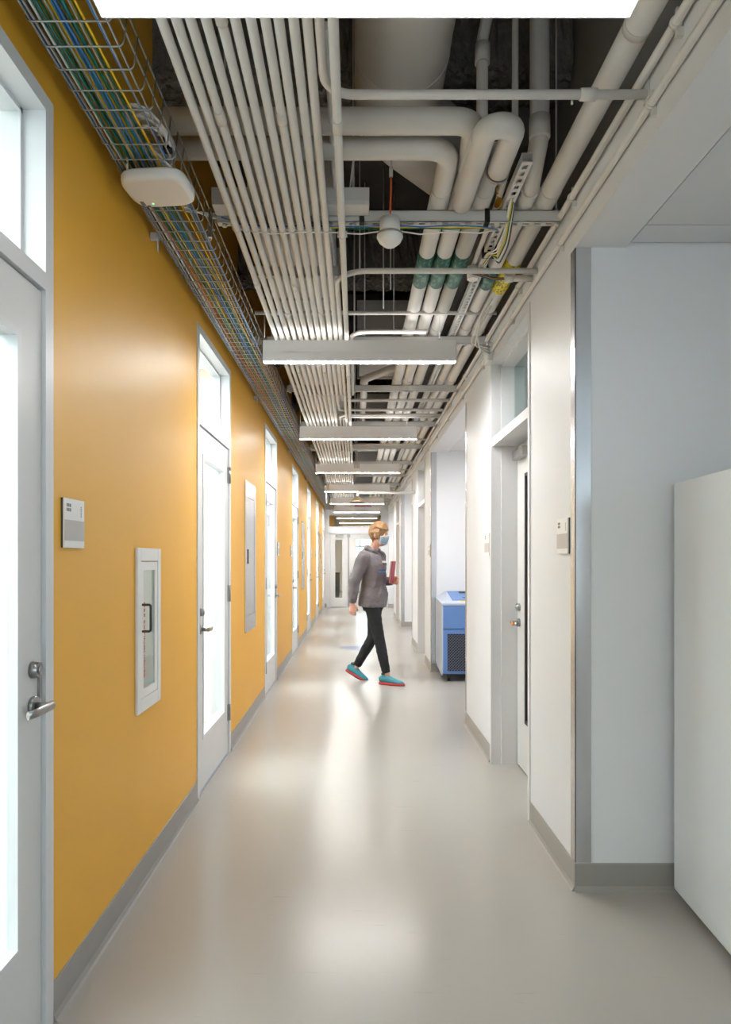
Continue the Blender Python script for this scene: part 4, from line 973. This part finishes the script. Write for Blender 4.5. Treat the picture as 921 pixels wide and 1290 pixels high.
        q = B(); q.tube([(hx+.084, s_*.014, hz+.034), (hx+.083, s_*.032, hz+.039), (hx+.072, s_*.050, hz+.034)], .0035, 6); me = bpy.data.meshes.new('eyebrow'); q.bm.to_mesh(me); q.bm.free(); put('eyebrow', me, mat('brow_brown', (120, 86, 58), .7), root)
    # hair: short, swept forward at the top, dark and tapered at the nape
    h = B()
    h.ball((hx-.016, 0, hz+.042), .108, (1.0, .86, .98), 28, 18)
    random.seed(3)
    for k in range(46):
        y = (k/45-.5)*.165; w2 = math.sqrt(max(0, 1-(y/.095)**2)); top = hz+.050+.098*w2+random.uniform(-.004, .008)
        h.tube([(hx-.105*w2-.012, y*1.0, hz+.02+random.uniform(-.02, .02)), (hx-.085*w2, y, top-.035), (hx-.01, y*1.02, top), (hx+.062, y*1.05+.004, top-.022), (hx+.088*w2+.012, y*1.0, hz+.058+random.uniform(-.008, .012))], 0, 7, radii=[.006, .011, .012, .010, .004])
    for k in range(30):
        y = (k/29-.5)*.15; h.tube([(hx-.095+abs(y)*.35, y, hz+.05), (hx-.105+abs(y)*.5, y*1.02, hz-.005), (hx-.082+abs(y)*.45, y*.92, hz-.062+random.uniform(-.01, .01))], 0, 7, radii=[.011, .012, .005])
    for s_ in (-1, 1):
        for k in range(9):
            x = hx-.055+k*.011; h.tube([(x, s_*.078, hz+.075), (x-.002, s_*.092, hz+.035), (x-.006, s_*.086, hz+.000-.006*k*(k > 4)+.01)], 0, 7, radii=[.010, .010, .004])
    me = fuse(h, .0036, 3)
    # clear the face
    hm = mat('hair_light_brown', (150, 114, 76), .55, noise=.28, nscale=40, bump=.5, bscale=120, stretch=(1, 6, 1))
    put('hair', me, hm, root)
    # face mask : pleated shell
    q = B(); rows = []
    nu, nv = 22, 14
    for i in range(nu+1):
        a_ = (i/nu-.5)*2*1.25; row = []
        for j in range(nv+1):
            v = j/nv; z = hz+.000-.098*v
            rr = .094+.013*math.sin(v*PI)+.0022*math.sin(v*PI*7)
            k_ = math.cos(a_)
            x = hx-.002+rr*(max(k_, 0)**.8)*(1.06-.22*v) + .016*math.exp(-(a_/.28)**2)*math.exp(-((v-.12)/.22)**2)
            y = (.078+.006*math.sin(v*PI))*math.sin(a_)*(1.02-.12*v)
            row.append(q.bm.verts.new((x, y, z-.01*abs(a_)*(0.5-v))))
        rows.append(row)
    for i in range(nu):
        for j in range(nv): f_ = q.bm.faces.new((rows[i][j], rows[i+1][j], rows[i+1][j+1], rows[i][j+1])); f_.smooth = True
    bmesh.ops.solidify(q.bm, geom=q.bm.faces[:], thickness=.002)
    me = bpy.data.meshes.new('face_mask'); q.bm.to_mesh(me); q.bm.free(); fm = put('face_mask', me, mat('mask_blue', (176, 206, 224), .75, noise=.04), root)
    for s_ in (-1, 1):
        q = B(); q.tube([(hx+.030, s_*.076, hz-.006), (hx+.004, s_*.086, hz+.018), (hx-.024, s_*.092, hz+.018), (hx-.026, s_*.090, hz-.012), (hx+.026, s_*.072, hz-.080)], .0018, 6)
        me = bpy.data.meshes.new('ear_loop'); q.bm.to_mesh(me); q.bm.free(); me.transform(Matrix.Translation(WORLD[root.name])); me.materials.append(M_wpl); link('ear_loop', me, fm)
    # hooded sweatshirt
    c = B()
    c.tube([(-.020, 0, .835), (-.018, 0, .87), (-.014, 0, .95), (-.006, 0, 1.06), (-.002, 0, 1.18), (-.004, 0, 1.29), (-.018, 0, 1.375), (-.022, 0, 1.425), (-.012, 0, 1.455)], 0, 36,
           radii=[(.150, .192), (.152, .196), (.146, .190), (.128, .170), (.132, .172), (.128, .184), (.105, .180), (.074, .115), (.062, .074)], ref=(1, 0, 0))
    for J in ((RS, RE, RW), (LS, LE, LW)):
        a, e, w_ = map(Vector, J); m1 = a*.55+e*.45; m2 = e*.45+w_*.55
        c.tube([a+Vector((0, 0, .01)), m1, e, m2, w_-(w_-e).normalized()*.03, w_-(w_-e).normalized()*.005], 0, 20, radii=[.074, .068, .060, .052, .044, .036])
        c.ball(a, .075, (1, .9, .95))
    # hood lying on the back, collar ring
    c.tube([(.055, -.035, 1.425), (.030, -.078, 1.450), (-.045, -.085, 1.475), (-.090, 0, 1.480), (-.045, .085, 1.475), (.030, .078, 1.450), (.055, .035, 1.425)], 0, 12, radii=[.014, .022, .030, .036, .030, .022, .014])
    c.ball((-.108, 0, 1.425), .062, (.62, 1.35, .95))
    # kangaroo pocket
    c.tube([(.100, 0, .905), (.112, 0, .98), (.108, 0, 1.055)], 0, 20, radii=[(.026, .130), (.026, .115), (.018, .080)], ref=(1, 0, 0))
    me = fuse(c, .0065, 4, noise=.020, nsize=.075)
    gm = mat('sweatshirt_grey', (112, 106, 108), .9, noise=.08, nscale=60)
    nt = gm.node_tree; N = nt.nodes; L = nt.links; p = N['Principled BSDF']
    cur = p.inputs['Base Color'].links[0].from_socket
    tc = N.new('ShaderNodeTexCoord'); sp = N.new('ShaderNodeSeparateXYZ'); L.new(tc.outputs['Object'], sp.inputs[0])
    GM = {'sp': sp, 'cur': cur, 'N': N, 'L': L, 'p': p}
    so = put('sweatshirt', me, gm, root)
    zc = (WORLD[so.name]-WORLD[root.name]); 
    def band(sock, lo, hi):
        a = N.new('ShaderNodeMath'); a.operation = 'GREATER_THAN'; L.new(sock, a.inputs[0]); a.inputs[1].default_value = lo
        b_ = N.new('ShaderNodeMath'); b_.operation = 'LESS_THAN'; L.new(sock, b_.inputs[0]); b_.inputs[1].default_value = hi
        m_ = N.new('ShaderNodeMath'); m_.operation = 'MULTIPLY'; L.new(a.outputs[0], m_.inputs[0]); L.new(b_.outputs[0], m_.inputs[1]); return m_.outputs[0]
    def mul(a, b_):
        m_ = N.new('ShaderNodeMath'); m_.operation = 'MULTIPLY'; L.new(a, m_.inputs[0]); L.new(b_, m_.inputs[1]); return m_.outputs[0]
    def over(fac, colr_):
        nonlocal cur
        x = N.new('ShaderNodeMix'); x.data_type = 'RGBA'; L.new(fac, x.inputs['Factor']); L.new(cur, x.inputs['A']); x.inputs['B'].default_value = (*lin(colr_), 1); cur = x.outputs['Result']
    front = band(sp.outputs[0], .045-zc.x, .5)
    over(mul(mul(band(sp.outputs[2], 1.212-zc.z, 1.226-zc.z), front), band(sp.outputs[1], -.11-zc.y, .11-zc.y)), (70, 140, 196))
    over(mul(mul(band(sp.outputs[2], 1.226-zc.z, 1.245-zc.z), front), band(sp.outputs[1], -.11-zc.y, .11-zc.y)), (84, 96, 116))
    L.new(cur, p.inputs['Base Color'])
    # chest print: short row of pale marks
    q = B()
    for k in range(7):
        yy = -.052+k*.0135; xx = .130-1.2*yy*yy-.006
        q.box(xx-.006, xx+.006, yy, yy+.009, 1.318-(k % 2)*.003, 1.338)
    me = bpy.data.meshes.new('chest_print'); q.bm.to_mesh(me); q.bm.free(); put('chest_print', me, mat('print_white', (222, 218, 214), .8), root)
    q = B()
    for s_ in (-1, 1): q.tube([(.058, s_*.022, 1.44), (.092, s_*.028, 1.41), (.118, s_*.030, 1.35), (.128, s_*.030, 1.29)], .0032, 6)
    me = bpy.data.meshes.new('drawstring'); q.bm.to_mesh(me); q.bm.free(); put('drawstring', me, mat('cord_dark', (60, 58, 62), .8), root)
    # trousers
    c = B()
    c.tube([(-.016, 0, .79), (-.016, 0, .86), (-.014, 0, .93), (-.012, 0, .97)], 0, 28, radii=[(.100, .135), (.118, .165), (.115, .165), (.105, .15)], ref=(1, 0, 0))
    for J in ((RH, RK, RA), (LH, LK, LA)):
        a, e, w_ = map(Vector, J); a = a-Vector((0, 0, .0)); en = w_+(e-w_).normalized()*.035
        c.tube([a, a*.7+e*.3, a*.35+e*.65, e, e*.65+w_*.35, e*.3+w_*.7, en], 0, 22, radii=[.086, .082, .070, .061, .059, .051, .045])
    me = fuse(c, .006, 4, noise=.010, nsize=.05); put('trousers', me, mat('trousers_black', (26, 27, 31), .85, noise=.1, nscale=60), root)
    # shoes
    teal = mat('shoe_teal', (62, 138, 150), .6, noise=.12, nscale=60); sole = mat('shoe_sole_white', (226, 222, 220), .5); redm = mat('shoe_sole_red', (206, 62, 66), .5)
    def shoe(A, pitch, blue=False):
        """A: ankle; pitch: heel raised angle"""
        M = Matrix.Translation(A) @ Matrix.Rotation(pitch, 4, 'Y')
        def fin(b_, name, m, par, vox=None, sm=4):
            if vox: me = fuse(b_, vox, sm)
            else:
                me = bpy.data.meshes.new(name); bmesh.ops.recalc_face_normals(b_.bm, faces=b_.bm.faces); b_.bm.to_mesh(me); b_.bm.free()
            me.transform(M)
            if par is None: return put(name, me, m, root)
            me.transform(Matrix.Translation(WORLD[root.name])); me.materials.clear(); me.materials.append(m); me.name = name; return link(name, me, par)
        u = B(); u.tube([(-.085, 0, -.045), (-.055, 0, -.035), (0, 0, -.030), (.06, 0, -.048), (.12, 0, -.058), (.17, 0, -.064), (.195, 0, -.068)], 0, 20,
                        radii=[(.030, .026), (.042, .034), (.048, .038), (.036, .042), (.026, .046), (.020, .038), (.008, .018)], ref=(0, 0, 1))
        u.tube([(-.03, 0, -.03), (-.022, 0, .0), (-.018, 0, .025)], 0, 18, radii=[(.044, .034), (.040, .033), (.038, .032)], ref=(1, 0, 0))
        up = fin(u, 'shoe', teal, None, .0042)
        def outline(z0, z1, g=0):
            q_ = B(); pts = []
            for k in range(28):
                a_ = 2*PI*k/28; x = .055+.150*math.cos(a_); wd = (.040 if x < .04 else .047)+g
                pts.append((x, math.copysign(abs(math.sin(a_))**.75, math.sin(a_))*wd))
            q_.prism(pts, 'z', z0, z1); return q_
        fin(outline(-.086, -.068, .002), 'midsole', redm, up); fin(outline(-.094, -.086), 'outsole', M_black if not blue else sole, up)
        q_ = B(); q_.tube([(-.030, -.0, .032), (-.028, 0, .018)], .037, 18); fin(q_, 'collar', mat('shoe_black', (34, 34, 38), .7), up)
        q_ = B()
        for k in range(5): x = .022+k*.019; z = -.002-k*.0105; q_.tube([(x, -.026, z-.012), (x+.002, 0, z+.004), (x, .026, z-.012)], .0032, 6)
        fin(q_, 'laces', mat('shoe_black', (34, 34, 38), .7), up)
    shoe(Vector((RA[0], RA[1], .094)), 0.0)
    shoe(Vector((LA[0], LA[1], .138)), math.radians(24))
    # socks / ankles are skin
    root.rotation_euler = (0, 0, math.radians(-24))
    # folder held against the chest
    f = thing('folder', 'maroon folder held against the chest by the walking person', 'folder', (.365, 7.46, 1.06))
    B().box(-.005+.365, .002+.365, 7.40, 7.57, 1.10, 1.335, .001).build('front_cover', mat('folder_maroon', (150, 44, 66), .5), f)
    B().box(.360+.013, .360+.020, 7.40, 7.57, 1.10, 1.335, .001).build('back_cover', mat('folder_maroon', (150, 44, 66)), f)
    B().box(.3672, .3728, 7.405, 7.565, 1.104, 1.345).build('pages', mat('folder_paper', (222, 206, 170), .8), f)
    f.rotation_euler = (0, math.radians(6), math.radians(-16))
person()
